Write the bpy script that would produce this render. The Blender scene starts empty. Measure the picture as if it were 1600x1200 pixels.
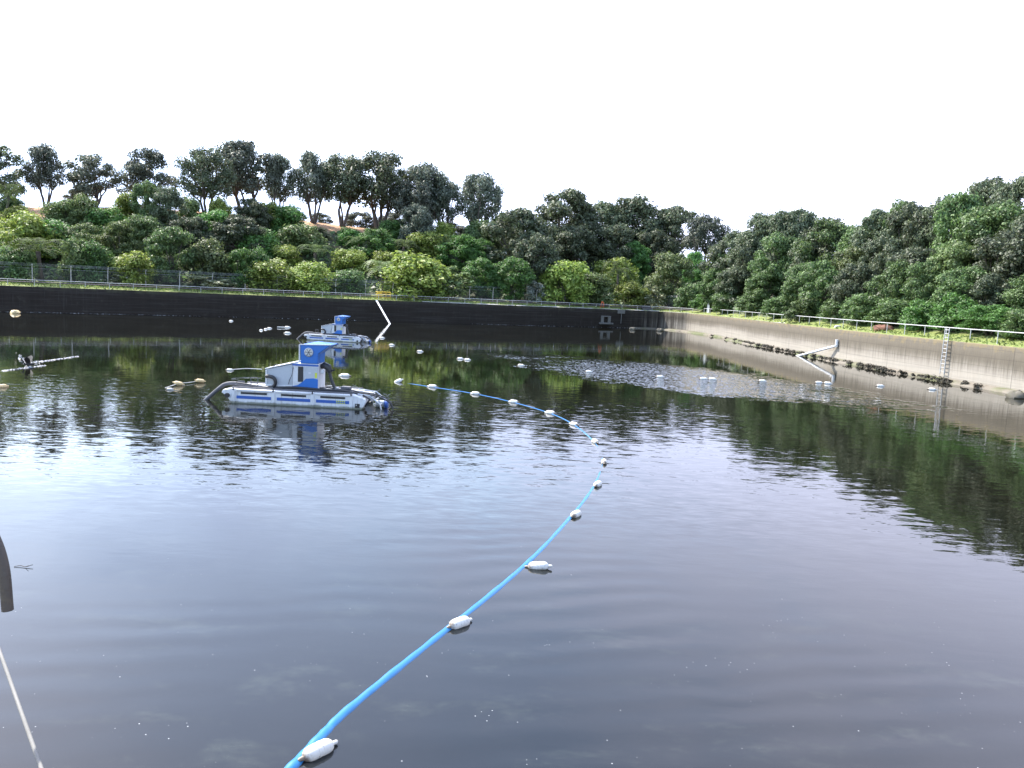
import bpy, math, random
import numpy as np
from mathutils import Vector, Matrix, Euler
R = math.radians
SC = bpy.context.scene
COL = SC.collection
rnd = random.Random(7)
nrs = np.random.RandomState(11)

# ------------------------------------------------------------------ camera
FPX, HC = 1232.0, 5.2                      # focal length in photo pixels, eye height over the water
PITCH, ROLL = R(6.62), R(2.75)
_f = Vector((0, math.cos(PITCH), -math.sin(PITCH)))
_r0 = Vector((1, 0, 0)); _u0 = Vector((0, math.sin(PITCH), math.cos(PITCH)))
_r = _r0*math.cos(ROLL) + _u0*math.sin(ROLL)
_u = -_r0*math.sin(ROLL) + _u0*math.cos(ROLL)
CAM = Vector((0, 0, HC))
cd = bpy.data.cameras.new('camera'); cam = bpy.data.objects.new('camera', cd); COL.objects.link(cam)
cd.sensor_width = 36; cd.lens = 36*FPX/1600; cd.clip_end = 5000; cd.clip_start = .1
cam.matrix_world = Matrix(((_r.x, _u.x, -_f.x, CAM.x), (_r.y, _u.y, -_f.y, CAM.y), (_r.z, _u.z, -_f.z, CAM.z), (0, 0, 0, 1)))
SC.camera = cam

# ------------------------------------------------------------------ sky, sun, exposure
SUN_AZ, SUN_EL = R(-52), R(48)
SDIR = Vector((math.sin(SUN_AZ)*math.cos(SUN_EL), math.cos(SUN_AZ)*math.cos(SUN_EL), math.sin(SUN_EL)))
SC.view_settings.view_transform = 'Standard'; SC.view_settings.look = 'None'
SC.view_settings.exposure = 1.15; SC.view_settings.gamma = 1
w = bpy.data.worlds.new('World'); SC.world = w; w.use_nodes = True
nt = w.node_tree; N = nt.nodes; L = nt.links; N.clear()
def node(t, **k):
    n = N.new(t)
    for a, b in k.items():
        if a.startswith('i_'): n.inputs[int(a[2:])].default_value = b
        else: setattr(n, a, b)
    return n
out = node('ShaderNodeOutputWorld'); bg = node('ShaderNodeBackground'); bg.inputs[1].default_value = .1
sky = node('ShaderNodeTexSky', sky_type='NISHITA', sun_disc=False, sun_elevation=SUN_EL, sun_rotation=SUN_AZ % (2*math.pi), air_density=1.0, dust_density=1.0)
tc = node('ShaderNodeTexCoord'); sep = node('ShaderNodeSeparateXYZ'); L.new(tc.outputs['Generated'], sep.inputs[0])
def wmath(op, a, b=None, clamp=False):
    n = N.new('ShaderNodeMath'); n.operation = op; n.use_clamp = clamp
    for i, v in enumerate((a, b)):
        if v is None: continue
        if isinstance(v, (int, float)): n.inputs[i].default_value = v
        else: L.new(v, n.inputs[i])
    return n.outputs[0]
zc = wmath('ADD', wmath('MAXIMUM', sep.outputs[2], 0.0), .22)
px_ = wmath('DIVIDE', sep.outputs[0], zc); py_ = wmath('DIVIDE', sep.outputs[1], zc)
cmb = node('ShaderNodeCombineXYZ'); L.new(px_, cmb.inputs[0]); L.new(py_, cmb.inputs[1]); cmb.inputs[2].default_value = 3.7
no = node('ShaderNodeTexNoise'); no.inputs['Scale'].default_value = 1.15; no.inputs['Detail'].default_value = 6; no.inputs['Roughness'].default_value = .55
L.new(cmb.outputs[0], no.inputs['Vector'])
# thin cloud everywhere low down and towards the sun, breaking up overhead
dot = node('ShaderNodeVectorMath', operation='DOT_PRODUCT'); L.new(tc.outputs['Generated'], dot.inputs[0]); dot.inputs[1].default_value = SDIR
lowb = wmath('MULTIPLY', wmath('SUBTRACT', .36, sep.outputs[2], True), 1.5)
rightb = wmath('MULTIPLY', sep.outputs[0], .36)
frontb = wmath('MULTIPLY', wmath('ADD', sep.outputs[1], .1), .22)
cov = wmath('ADD', wmath('ADD', wmath('ADD', no.outputs[0], lowb), rightb), frontb)
fac = node('ShaderNodeMapRange', interpolation_type='SMOOTHSTEP'); fac.inputs[1].default_value = .60; fac.inputs[2].default_value = .95
L.new(cov, fac.inputs[0])
glow = wmath('POWER', wmath('MAXIMUM', dot.outputs['Value'], 0.0), 3.0)
front = wmath('ADD', wmath('MULTIPLY', sep.outputs[1], .5), .5, True)
bright = wmath('ADD', wmath('ADD', wmath('MULTIPLY', front, 4.5), 9.5), wmath('MULTIPLY', glow, 4.0))
cc = node('ShaderNodeMix', data_type='RGBA'); cc.blend_type = 'MULTIPLY'; cc.inputs[0].default_value = 1
tint = node('ShaderNodeMix', data_type='RGBA'); tint.inputs[6].default_value = (.60, .755, 1.10, 1); tint.inputs[7].default_value = (.745, .785, 1.03, 1)
L.new(wmath('ADD', wmath('MULTIPLY', sep.outputs[0], 1.1), .55, True), tint.inputs[0]); L.new(tint.outputs[2], cc.inputs[6]); L.new(bright, cc.inputs[7])
skb = node('ShaderNodeMix', data_type='RGBA'); skb.blend_type = 'MULTIPLY'; skb.inputs[0].default_value = 1
L.new(sky.outputs[0], skb.inputs[6]); skb.inputs[7].default_value = (3.2, 3.0, 2.9, 1)
mx = node('ShaderNodeMix', data_type='RGBA'); L.new(fac.outputs[0], mx.inputs[0]); L.new(skb.outputs[2], mx.inputs[6]); L.new(cc.outputs[2], mx.inputs[7])
L.new(mx.outputs[2], bg.inputs[0]); L.new(bg.outputs[0], out.inputs[0])
sl = bpy.data.lights.new('sun', 'SUN'); sl.energy = 5.0; sl.angle = R(.6); sl.color = (1, .95, .87)
so = bpy.data.objects.new('sun', sl); COL.objects.link(so); so.rotation_euler = (-SDIR).to_track_quat('-Z', 'Y').to_euler()

# ------------------------------------------------------------------ helpers
def ray(px, py):
    return (_r*((px-800)/FPX) - _u*((py-600)/FPX) + _f)
def gp(px, py, z=0.0):
    d = ray(px, py); t = (z-HC)/d.z
    return CAM + d*t
def depth(p): return (Vector(p)-CAM).dot(_f)

def tag(o, label=None, cat=None, group=None, kind=None):
    if label: o['label'] = label
    if cat: o['category'] = cat
    if group: o['group'] = group
    if kind: o['kind'] = kind
    return o
def empty(name, loc, rz=0.0, sc=1.0):
    o = bpy.data.objects.new(name, None); COL.objects.link(o); o.location = loc; o.rotation_euler = (0, 0, rz)
    o.scale = (sc, sc, sc) if isinstance(sc, (int, float)) else sc
    o.empty_display_size = .3
    return o
def copy_tree(o, parent=None):
    c = o.copy(); COL.objects.link(c); c.parent = parent
    for ch in list(o.children): copy_tree(ch, c)
    return c

class MB:
    def __init__(s): s.v = []; s.f = []
    def add(s, vs, fs):
        n = len(s.v); s.v += [tuple(v) for v in vs]; s.f += [tuple(i+n for i in f) for f in fs]
    def box(s, x0, x1, y0, y1, z0, z1):
        s.add([(x0,y0,z0),(x1,y0,z0),(x1,y1,z0),(x0,y1,z0),(x0,y0,z1),(x1,y0,z1),(x1,y1,z1),(x0,y1,z1)],
              [(3,2,1,0),(4,5,6,7),(0,1,5,4),(1,2,6,5),(2,3,7,6),(3,0,4,7)])
        return s
    def prism(s, poly, y0, y1):            # polygon in x-z, counter-clockwise seen from -y
        n = len(poly)
        s.add([(x,y0,z) for x,z in poly]+[(x,y1,z) for x,z in poly],
              [tuple(range(n)), tuple(range(2*n-1, n-1, -1))]+[((i+1)%n, i, n+i, n+(i+1)%n) for i in range(n)])
        return s
    def bar(s, a, b, r, n=8, r2=None): return s.tube([a, b], r, n, [r, r if r2 is None else r2])
    def tube(s, pts, r, n=8, rads=None):
        pts = [Vector(p) for p in pts]; rads = rads or [r]*len(pts)
        t0 = (pts[1]-pts[0]).normalized(); up = Vector((0,0,1)) if abs(t0.z) < .9 else Vector((1,0,0))
        a = t0.cross(up).normalized(); base = len(s.v)
        for i, p in enumerate(pts):
            t = (pts[min(i+1,len(pts)-1)]-pts[max(i-1,0)]).normalized()
            a = (a - t*a.dot(t)).normalized(); b = t.cross(a)
            for k in range(n):
                q = 2*math.pi*k/n; s.v.append(tuple(p + (a*math.cos(q)+b*math.sin(q))*rads[i]))
        for i in range(len(pts)-1):
            for k in range(n):
                s.f.append((base+i*n+k, base+i*n+(k+1)%n, base+(i+1)*n+(k+1)%n, base+(i+1)*n+k))
        s.f.append(tuple(base+k for k in range(n-1,-1,-1))); s.f.append(tuple(base+(len(pts)-1)*n+k for k in range(n)))
        return s
    def lathe(s, prof, n=16, axis='x', c=(0,0,0)):   # prof: (along, radius)
        base = len(s.v)
        for a, r in prof:
            for k in range(n):
                q = 2*math.pi*k/n
                p = {'x': (a, r*math.cos(q), r*math.sin(q)), 'z': (r*math.cos(q), r*math.sin(q), a), 'y': (r*math.sin(q), a, r*math.cos(q))}[axis]
                s.v.append((p[0]+c[0], p[1]+c[1], p[2]+c[2]))
        for i in range(len(prof)-1):
            for k in range(n):
                s.f.append((base+i*n+k, base+i*n+(k+1)%n, base+(i+1)*n+(k+1)%n, base+(i+1)*n+k))
        s.f.append(tuple(base+k for k in range(n-1,-1,-1))); s.f.append(tuple(base+(len(prof)-1)*n+k for k in range(n)))
        return s
    def build(s, name, mat, parent=None, smooth=False, bevel=0.0, loc=None):
        m = bpy.data.meshes.new(name); m.from_pydata(s.v, [], s.f); m.update()
        o = bpy.data.objects.new(name, m); COL.objects.link(o)
        if mat: m.materials.append(mat)
        if parent: o.parent = parent
        if loc is not None: o.location = loc
        if smooth:
            m.shade_smooth()
            try: m.set_sharp_from_angle(angle=R(40))
            except Exception: pass
        if bevel:
            b = o.modifiers.new('bevel', 'BEVEL'); b.width = bevel; b.segments = 2; b.limit_method = 'ANGLE'
        return o
def npmesh(name, V, F):
    V = np.asarray(V, dtype=np.float32); F = np.asarray(F, dtype=np.int32); k = F.shape[1]
    m = bpy.data.meshes.new(name); m.vertices.add(len(V)); m.vertices.foreach_set('co', V.ravel())
    m.loops.add(F.size); m.loops.foreach_set('vertex_index', F.ravel())
    m.polygons.add(len(F)); m.polygons.foreach_set('loop_start', np.arange(0, F.size, k, dtype=np.int32))
    m.polygons.foreach_set('loop_total', np.full(len(F), k, dtype=np.int32))
    m.update(calc_edges=True); m.validate()
    return m

# ------------------------------------------------------------------ materials
class NT:
    def __init__(s, name):
        s.m = bpy.data.materials.new(name); s.m.use_nodes = True; s.t = s.m.node_tree; s.t.nodes.clear()
        s.o = s.t.nodes.new('ShaderNodeOutputMaterial')
    def n(s, t, ins=None, **k):
        x = s.t.nodes.new(t)
        for a, b in k.items(): setattr(x, a, b)
        for a, b in (ins or {}).items():
            if hasattr(b, 'is_linked') or isinstance(b, bpy.types.NodeSocket): s.t.links.new(b, x.inputs[a])
            else: x.inputs[a].default_value = b
        return x
    def math(s, op, a, b=0.0, clamp=False):
        x = s.n('ShaderNodeMath', {0: a, 1: b}, operation=op); x.use_clamp = clamp; return x.outputs[0]
    def noise(s, vec, scale, detail=3, rough=.5, dist=0.0):
        return s.n('ShaderNodeTexNoise', {'Vector': vec, 'Scale': scale, 'Detail': detail, 'Roughness': rough, 'Distortion': dist}).outputs[0]
    def ramp(s, v, a, b, lo=0.0, hi=1.0):
        return s.n('ShaderNodeMapRange', {0: v, 1: a, 2: b, 3: lo, 4: hi}, interpolation_type='SMOOTHSTEP').outputs[0]
    def mix(s, f, a, b, mode='MIX'):
        x = s.n('ShaderNodeMix', data_type='RGBA', blend_type=mode)
        for i, v in ((0, f), (6, a), (7, b)):
            if isinstance(v, bpy.types.NodeSocket): s.t.links.new(v, x.inputs[i])
            elif i and len(v) == 3: x.inputs[i].default_value = (*v, 1)
            else: x.inputs[i].default_value = v
        return x.outputs[2]
    def vec(s, v, sx, sy, sz, rz=0.0, loc=(0,0,0)):
        return s.n('ShaderNodeMapping', {'Vector': v, 'Scale': (sx,sy,sz), 'Rotation': (0,0,rz), 'Location': loc}).outputs[0]
    def coord(s, k='Object'): return s.n('ShaderNodeTexCoord').outputs[k]
    def pos(s): return s.n('ShaderNodeNewGeometry').outputs['Position']
    def bump(s, h, d=1.0, st=1.0): return s.n('ShaderNodeBump', {'Height': h, 'Distance': d, 'Strength': st}).outputs[0]
    def done(s, bsdf): s.t.links.new(bsdf.outputs[0], s.o.inputs[0]); return s.m
def c4(c): return (*c, 1) if len(c) == 3 else c
def paint(name, col, rough=.5, metal=0.0, dirt=.35, dcol=(.08,.07,.05), scale=3.0, bumpd=0.0, coat=0.0):
    t = NT(name); p = t.coord(); n1 = t.noise(p, scale, 5, .6); n2 = t.noise(p, scale*7, 3)
    f = t.math('MULTIPLY', t.ramp(n1, .5, .8), dirt)
    c = t.mix(f, col, dcol); c = t.mix(t.math('MULTIPLY', n2, .35), c, tuple(v*.72 for v in col))
    b = t.n('ShaderNodeBsdfPrincipled', {'Base Color': c, 'Metallic': metal, 'Roughness': t.ramp(n1, .2, .8, rough*.8, min(1, rough*1.25)), 'Coat Weight': coat})
    if bumpd: t.t.links.new(t.bump(n2, bumpd), b.inputs['Normal'])
    return t.done(b)
def leaf_mat(name, c1, c2, trans=.3, rough=.56):
    t = NT(name); oi = t.n('ShaderNodeObjectInfo'); ge = t.n('ShaderNodeNewGeometry')
    rp = ge.outputs['Random Per Island']
    p = t.coord(); cl = t.noise(p, 5.0, 2)
    c = t.mix(t.ramp(cl, .3, .7), c1, c2); c = t.mix(t.math('MULTIPLY', t.ramp(rp, .25, 1.0), .8), c, tuple(v*.30 for v in c1)); c = t.mix(t.ramp(rp, .22, .0, 0, .5), c, tuple(min(.5, v*1.9) for v in c2))
    v = t.math('ADD', t.math('MULTIPLY', oi.outputs['Random'], .5), .75)
    hsv = t.n('ShaderNodeHueSaturation', {'Color': c, 'Value': v, 'Saturation': .95, 'Hue': t.math('ADD', t.math('MULTIPLY', oi.outputs['Random'], .02), .49)})
    b = t.n('ShaderNodeBsdfPrincipled', {'Base Color': hsv.outputs[0], 'Roughness': rough, 'Specular IOR Level': .5})
    tr = t.n('ShaderNodeBsdfTranslucent', {'Color': hsv.outputs[0]})
    return t.done(t.n('ShaderNodeMixShader', {0: trans, 1: b.outputs[0], 2: tr.outputs[0]}))

M = {}
M['white'] = paint('white_plastic', (.62,.63,.64), .5, dirt=.5, dcol=(.2,.18,.14), scale=2.5)
M['dsteel'] = paint('weathered_steel', (.42,.42,.41), .5, metal=.4, dirt=.5, scale=5)
t = NT('float_plastic'); p = t.coord(); oi = t.n('ShaderNodeObjectInfo'); sp = t.n('ShaderNodeSeparateXYZ', {0: p})
pr_ = t.n('ShaderNodeVectorMath', {0: p, 1: t.n('ShaderNodeCombineXYZ', {0: oi.outputs['Random'], 1: t.math('MULTIPLY', oi.outputs['Random'], 7.0)}).outputs[0]}, operation='ADD').outputs[0]
n1 = t.noise(pr_, 9, 5, .65); n2 = t.noise(pr_, 40, 3)
c = t.mix(n1, (.60,.585,.53), (.74,.72,.66)); c = t.mix(t.math('MULTIPLY', t.ramp(n1, .55, .75), .6), c, (.35,.29,.19))
en = t.ramp(t.math('ADD', sp.outputs[0], t.math('MULTIPLY', t.math('SUBTRACT', n1, .5), .22)), -.19, -.12, 1, 0)
lo_ = t.ramp(t.math('ADD', sp.outputs[2], t.math('MULTIPLY', t.math('SUBTRACT', n1, .5), .07)), -.055, -.015, 1, 0)
c = t.mix(t.math('MULTIPLY', t.math('MAXIMUM', en, lo_), .85), c, (.12,.075,.035)); c = t.mix(t.math('MULTIPLY', t.ramp(n2, .62, .72), .7), c, (.10,.075,.05))
M['float'] = t.done(t.n('ShaderNodeBsdfPrincipled', {'Base Color': c, 'Roughness': .55}))
M['oldfloat'] = paint('float_yellowed', (.70,.52,.26), .55, dirt=.5, dcol=(.2,.1,.04), scale=6)
M['blue'] = paint('hood_blue', (.015,.13,.44), .4, dirt=.2, dcol=(.04,.10,.2), scale=2.5)
t = NT('hull_plastic'); p = t.coord(); sp = t.n('ShaderNodeSeparateXYZ', {0: p}); n1 = t.noise(p, 3.0, 5, .65); st_ = t.noise(t.vec(p, 9, 9, .9), 1.0, 4, .65)
c = t.mix(n1, (.56,.57,.58), (.66,.67,.68)); c = t.mix(t.math('MULTIPLY', t.ramp(st_, .5, .72), .5), c, (.26,.23,.17))
wl_ = t.ramp(t.math('ADD', sp.outputs[2], t.math('MULTIPLY', t.math('SUBTRACT', n1, .5), .16)), .03, .13, 1, 0)
c = t.mix(t.math('MULTIPLY', wl_, .85), c, (.10,.11,.06))
M['hull'] = t.done(t.n('ShaderNodeBsdfPrincipled', {'Base Color': c, 'Roughness': .5}))
M['stripe'] = paint('stripe_blue', (.03,.10,.36), .45, dirt=.3, scale=4)
M['grey'] = paint('panel_grey', (.42,.45,.48), .4, dirt=.25, scale=3)
M['dgrey'] = paint('deck_grey', (.10,.10,.11), .7, dirt=.4, scale=5)
M['black'] = paint('black_rubber', (.018,.018,.02), .45, dirt=.3, dcol=(.07,.065,.055), scale=8)
M['yellow'] = paint('yellow_paint', (.72,.48,.04), .5, dirt=.25)
M['lime'] = paint('lime_lettering', (.55,.60,.05), .5, dirt=.2)
M['steel'] = paint('galvanised_steel', (.50,.51,.52), .42, metal=.7, dirt=.3, scale=6)
M['rail'] = paint('rail_paint', (.46,.46,.45), .5, dirt=.4, dcol=(.2,.16,.1), scale=1.2)
M['pipe'] = paint('dark_pipe', (.10,.075,.08), .6, dirt=.3, scale=1.0)
M['post'] = paint('concrete_post', (.46,.45,.42), .8, dirt=.4, scale=3)
M['orange'] = paint('orange_paint', (.65,.13,.03), .5, dirt=.3)
M['conc'] = paint('pale_concrete', (.46,.45,.42), .85, dirt=.5, dcol=(.18,.17,.14), scale=.8, bumpd=.01)
M['boomrope'] = paint('boom_rope', (.012,.13,.34), .9, dirt=.3, dcol=(.02,.10,.2), scale=2)
M['stain'] = paint('stained_concrete', (.16,.155,.14), .85, dirt=.6, dcol=(.05,.045,.035), scale=1.5)
M['blueline'] = paint('boom_fabric', (.010,.145,.35), .38, dirt=.5, dcol=(.012,.085,.19), scale=3.5)
M['rope'] = paint('rope', (.62,.62,.58), .8, dirt=.4, scale=9)
M['bark'] = paint('bark', (.085,.07,.058), .9, dirt=.5, dcol=(.16,.15,.13), scale=6, bumpd=.02)
M['rust'] = paint('rusty_hose', (.055,.043,.032), .55, dirt=.6, dcol=(.15,.12,.07), scale=7, bumpd=.004)
M['bird'] = paint('bird_feathers', (.03,.028,.027), .7, dirt=.3)
M['foam'] = paint('foam', (.42,.43,.45), .6, dirt=.1)
M['rock'] = paint('wet_rock', (.13,.115,.085), .75, dirt=.6, dcol=(.10,.12,.03), scale=4, bumpd=.03)
M['weed'] = leaf_mat('bank_weed', (.038,.040,.018), (.05,.038,.022), .15, .8)
M['gtuft'] = leaf_mat('grass_blades', (.15,.21,.035), (.22,.26,.07), .35)
LM = {
 'dark':   leaf_mat('leaf_dark', (.086,.118,.056), (.122,.155,.078), .36),
 'grey':   leaf_mat('leaf_grey_green', (.108,.138,.092), (.145,.172,.122), .36),
 'mid':    leaf_mat('leaf_mid', (.092,.165,.046), (.135,.208,.062), .40),
 'bright': leaf_mat('leaf_bright', (.085,.210,.034), (.120,.250,.052), .42),
 'yellow': leaf_mat('leaf_yellow', (.230,.330,.040), (.310,.390,.070), .42),
 'olive':  leaf_mat('leaf_olive', (.125,.185,.050), (.170,.225,.075), .40),
 'silver': leaf_mat('leaf_silver', (.240,.280,.210), (.320,.350,.280), .25),
 'pale':   leaf_mat('leaf_pale', (.260,.300,.130), (.400,.420,.250), .34),
 'brown':  leaf_mat('leaf_brown', (.125,.115,.065), (.160,.140,.090), .25),
 'fern':   leaf_mat('leaf_fern', (.065,.105,.028), (.120,.175,.045), .45, .85),
}

# ------------------------------------------------------------------ reservoir outline
WT = 3.1
bot = [(0,487),(200,491),(400,496),(560,500.5),(670,504),(780,508),(917,511),(985,512),(1040,513.5),(1075,517),(1110,524),(1165,535.5),(1225,548),(1300,563),(1375,578),(1487,598),(1600,617)]
wall = [gp(x, y) for x, y in bot]
for _ in range(2):                                   # smooth the readings a little
    wall = [wall[0]] + [(wall[i-1]+wall[i]*2+wall[i+1])/4 for i in range(1, len(wall)-1)] + [wall[-1]]
d0 = (wall[0]-wall[3]).normalized(); t = (1.2-wall[0].y)/d0.y if d0.y < 0 else 90
left_end = wall[0] + d0*min(t, 110)
d1 = (wall[-1]-wall[-4]).normalized(); tr_ = (1.2-wall[-1].y)/d1.y
right_end = wall[-1] + d1*tr_
poly = [Vector((left_end.x, left_end.y, 0))] + wall + [Vector((right_end.x, 1.2, 0))]
if left_end.y > 1.3: poly = [Vector((left_end.x-2, 1.2, 0))] + poly
dense = []; arc = 0; sarc = []
for a, b in zip(poly[:-1], poly[1:]):
    n = max(2, int((b-a).length/1.0))
    for i in range(n): dense.append(a.lerp(b, i/n))
dense.append(poly[-1])
D = np.array([(p.x, p.y) for p in dense]); AZ = np.arctan2(D[:,0], D[:,1]); RW = np.hypot(D[:,0], D[:,1])
SA = np.concatenate([[0], np.cumsum(np.hypot(*np.diff(D, axis=0).T))])
TG = np.gradient(D, axis=0); TG /= np.linalg.norm(TG, axis=1)[:,None]; NO = np.stack([-TG[:,1], TG[:,0]], 1)   # outward (left of travel, away from the water)
def az_px(px, py=480): d = ray(px, py); return math.atan2(d.x, d.y)
def s_px(px):            # arc length along the wall under a photo column
    return float(np.interp(az_px(px), AZ, SA))
def bz(off): return .075*max(0, min(off, 7.5)-.4)+.05
def wp(s, off=0.0, z=0.0):
    x = np.interp(s, SA, D[:,0]); y = np.interp(s, SA, D[:,1]); nx = np.interp(s, SA, NO[:,0]); ny = np.interp(s, SA, NO[:,1])
    return Vector((float(x+nx*off), float(y+ny*off), z))
S0, S1 = s_px(0), s_px(1600); SCOR = s_px(1050)

# ------------------------------------------------------------------ terrain height
RID = [(-900,350,45),(-300,335,45),(0,322,45),(180,322,45),(300,328,45),(430,340,46),(600,360,46),(700,376,45),(800,398,44),(900,412,44),(1000,416,42),(1090,420,38),(1140,430,34),(1215,410,36),(1330,428,36),(1420,402,38),(1520,372,40),(1600,366,40),(1900,360,40),(2600,380,40)]
raz, rr, rz = [], [], []
for x, y, dd in RID:
    dv = ray(x, y); a = math.atan2(dv.x, dv.y); dist = float(np.interp(a, AZ, RW))+dd
    raz.append(a); rr.append(dd); rz.append(HC + dv.z/math.hypot(dv.x, dv.y)*dist)
def hterr(x, y):
    r = math.hypot(x, y); a = math.atan2(x, y); rw = float(np.interp(a, AZ, RW)); d = r-rw
    z0 = WT+.05
    if d < 0: return z0
    flat = 7.5 if a < az_px(1080) else 5.0
    rd = float(np.interp(a, raz, rr)); zr = float(np.interp(a, raz, rz))
    z0 += .075*max(0, min(d, flat)-.4)
    if d <= flat: return z0
    t = (d-flat)/(rd-flat)
    if t < 1:
        s = .55*t + .45*t*t*(3-2*t)
        bmp = .45*math.sin(x*.31+1)*math.sin(y*.27)*min(1, t*4)*(1-t)
        return z0 + (zr-z0)*s + bmp
    return zr - min((d-rd)*.10, 6)
def hit(px, py):
    dv = ray(px, py); hl = math.hypot(dv.x, dv.y); a = math.atan2(dv.x, dv.y); rw = float(np.interp(a, AZ, RW)); rd = float(np.interp(a, raz, rr))
    r = rw+.5
    while r < rw+rd:
        x, y = math.sin(a)*r, math.cos(a)*r; z = HC+dv.z/hl*r
        if z <= hterr(x, y): return Vector((x, y, hterr(x, y)))
        r += .4
    r = rw+rd; x, y = math.sin(a)*r, math.cos(a)*r
    return Vector((x, y, hterr(x, y)))
def back(px, d):         # point d metres behind the wall under a photo column
    a = az_px(px, 460); r = float(np.interp(a, AZ, RW))+d
    x, y = math.sin(a)*r, math.cos(a)*r
    return Vector((x, y, hterr(x, y)))

# ------------------------------------------------------------------ ground (terrain) and near bank
t = NT('ground_cover'); p = t.pos()
att = t.n('ShaderNodeAttribute', attribute_name='zone'); sx = t.n('ShaderNodeSeparateColor', {0: att.outputs['Color']})
n1 = t.noise(p, .35, 6, .65); n2 = t.noise(p, 3.0, 4, .7)
slope = t.mix(n1, (.022,.030,.012), (.06,.065,.03))
grass = t.mix(t.ramp(n2, .3, .75), (.115,.165,.03), (.22,.235,.06)); grass = t.mix(t.math('MULTIPLY', t.ramp(n1, .5, .75), .5), grass, (.25,.22,.11))
dry = t.mix(n2, (.34,.17,.08), (.44,.27,.14))
c = t.mix(sx.outputs[0], slope, grass); c = t.mix(sx.outputs[1], c, dry)
b = t.n('ShaderNodeBsdfPrincipled', {'Base Color': c, 'Roughness': .9, 'Normal': t.bump(n2, .15)})
M['ground'] = t.done(b)
NTH = 420; ths = np.linspace(AZ[0]+1e-4, AZ[-1]-1e-4, NTH)
ds = [.05,.4,.9,1.6,2.6,3.8,5,6.2,7.5,9,11,13,16,19,22,25,28,31,34,37,40,43,46,49,53,58,65,80,110,180,350,800,1500]
V, F, Z = [], [], []
for a in ths:
    rw = float(np.interp(a, AZ, RW)); rd = float(np.interp(a, raz, rr)); fl = 7.5 if a < az_px(1080) else 5.0
    for d in ds:
        r = rw+d; x, y = math.sin(a)*r, math.cos(a)*r
        V.append((x, y, hterr(x, y)-(.06 if d < .1 else 0)+(.03*math.sin(x*2.1)*math.sin(y*1.7) if d < 8 else 0)))
        g = 1.0 if d <= fl else max(0, 1-(d-fl)/1.5)
        o = 0.0
        if az_px(-60) < a < az_px(640) and d > rd-9: o = 1.0
        Z.append((g, o, 0, 1))
nd = len(ds)
for i in range(NTH-1):
    for k in range(nd-1): F.append((i*nd+k, (i+1)*nd+k, (i+1)*nd+k+1, i*nd+k+1))
me = npmesh('ground', V, F); ca = me.color_attributes.new('zone', 'FLOAT_COLOR', 'POINT'); ca.data.foreach_set('color', np.array(Z, dtype=np.float32).ravel())
me.materials.append(M['ground']); me.shade_smooth()
ground = bpy.data.objects.new('ground', me); COL.objects.link(ground); tag(ground, 'grassy bank and slope around the reservoir', 'ground', kind='structure')
nb = MB(); xl, xr = poly[0].x-2, poly[-1].x+2
nb.box(-1500, 1500, -1500, .88, -3, 3.52)
nbo = nb.build('near_bank', M['conc']); tag(nbo, 'near bank under the viewer', 'ground', kind='structure')

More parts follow.
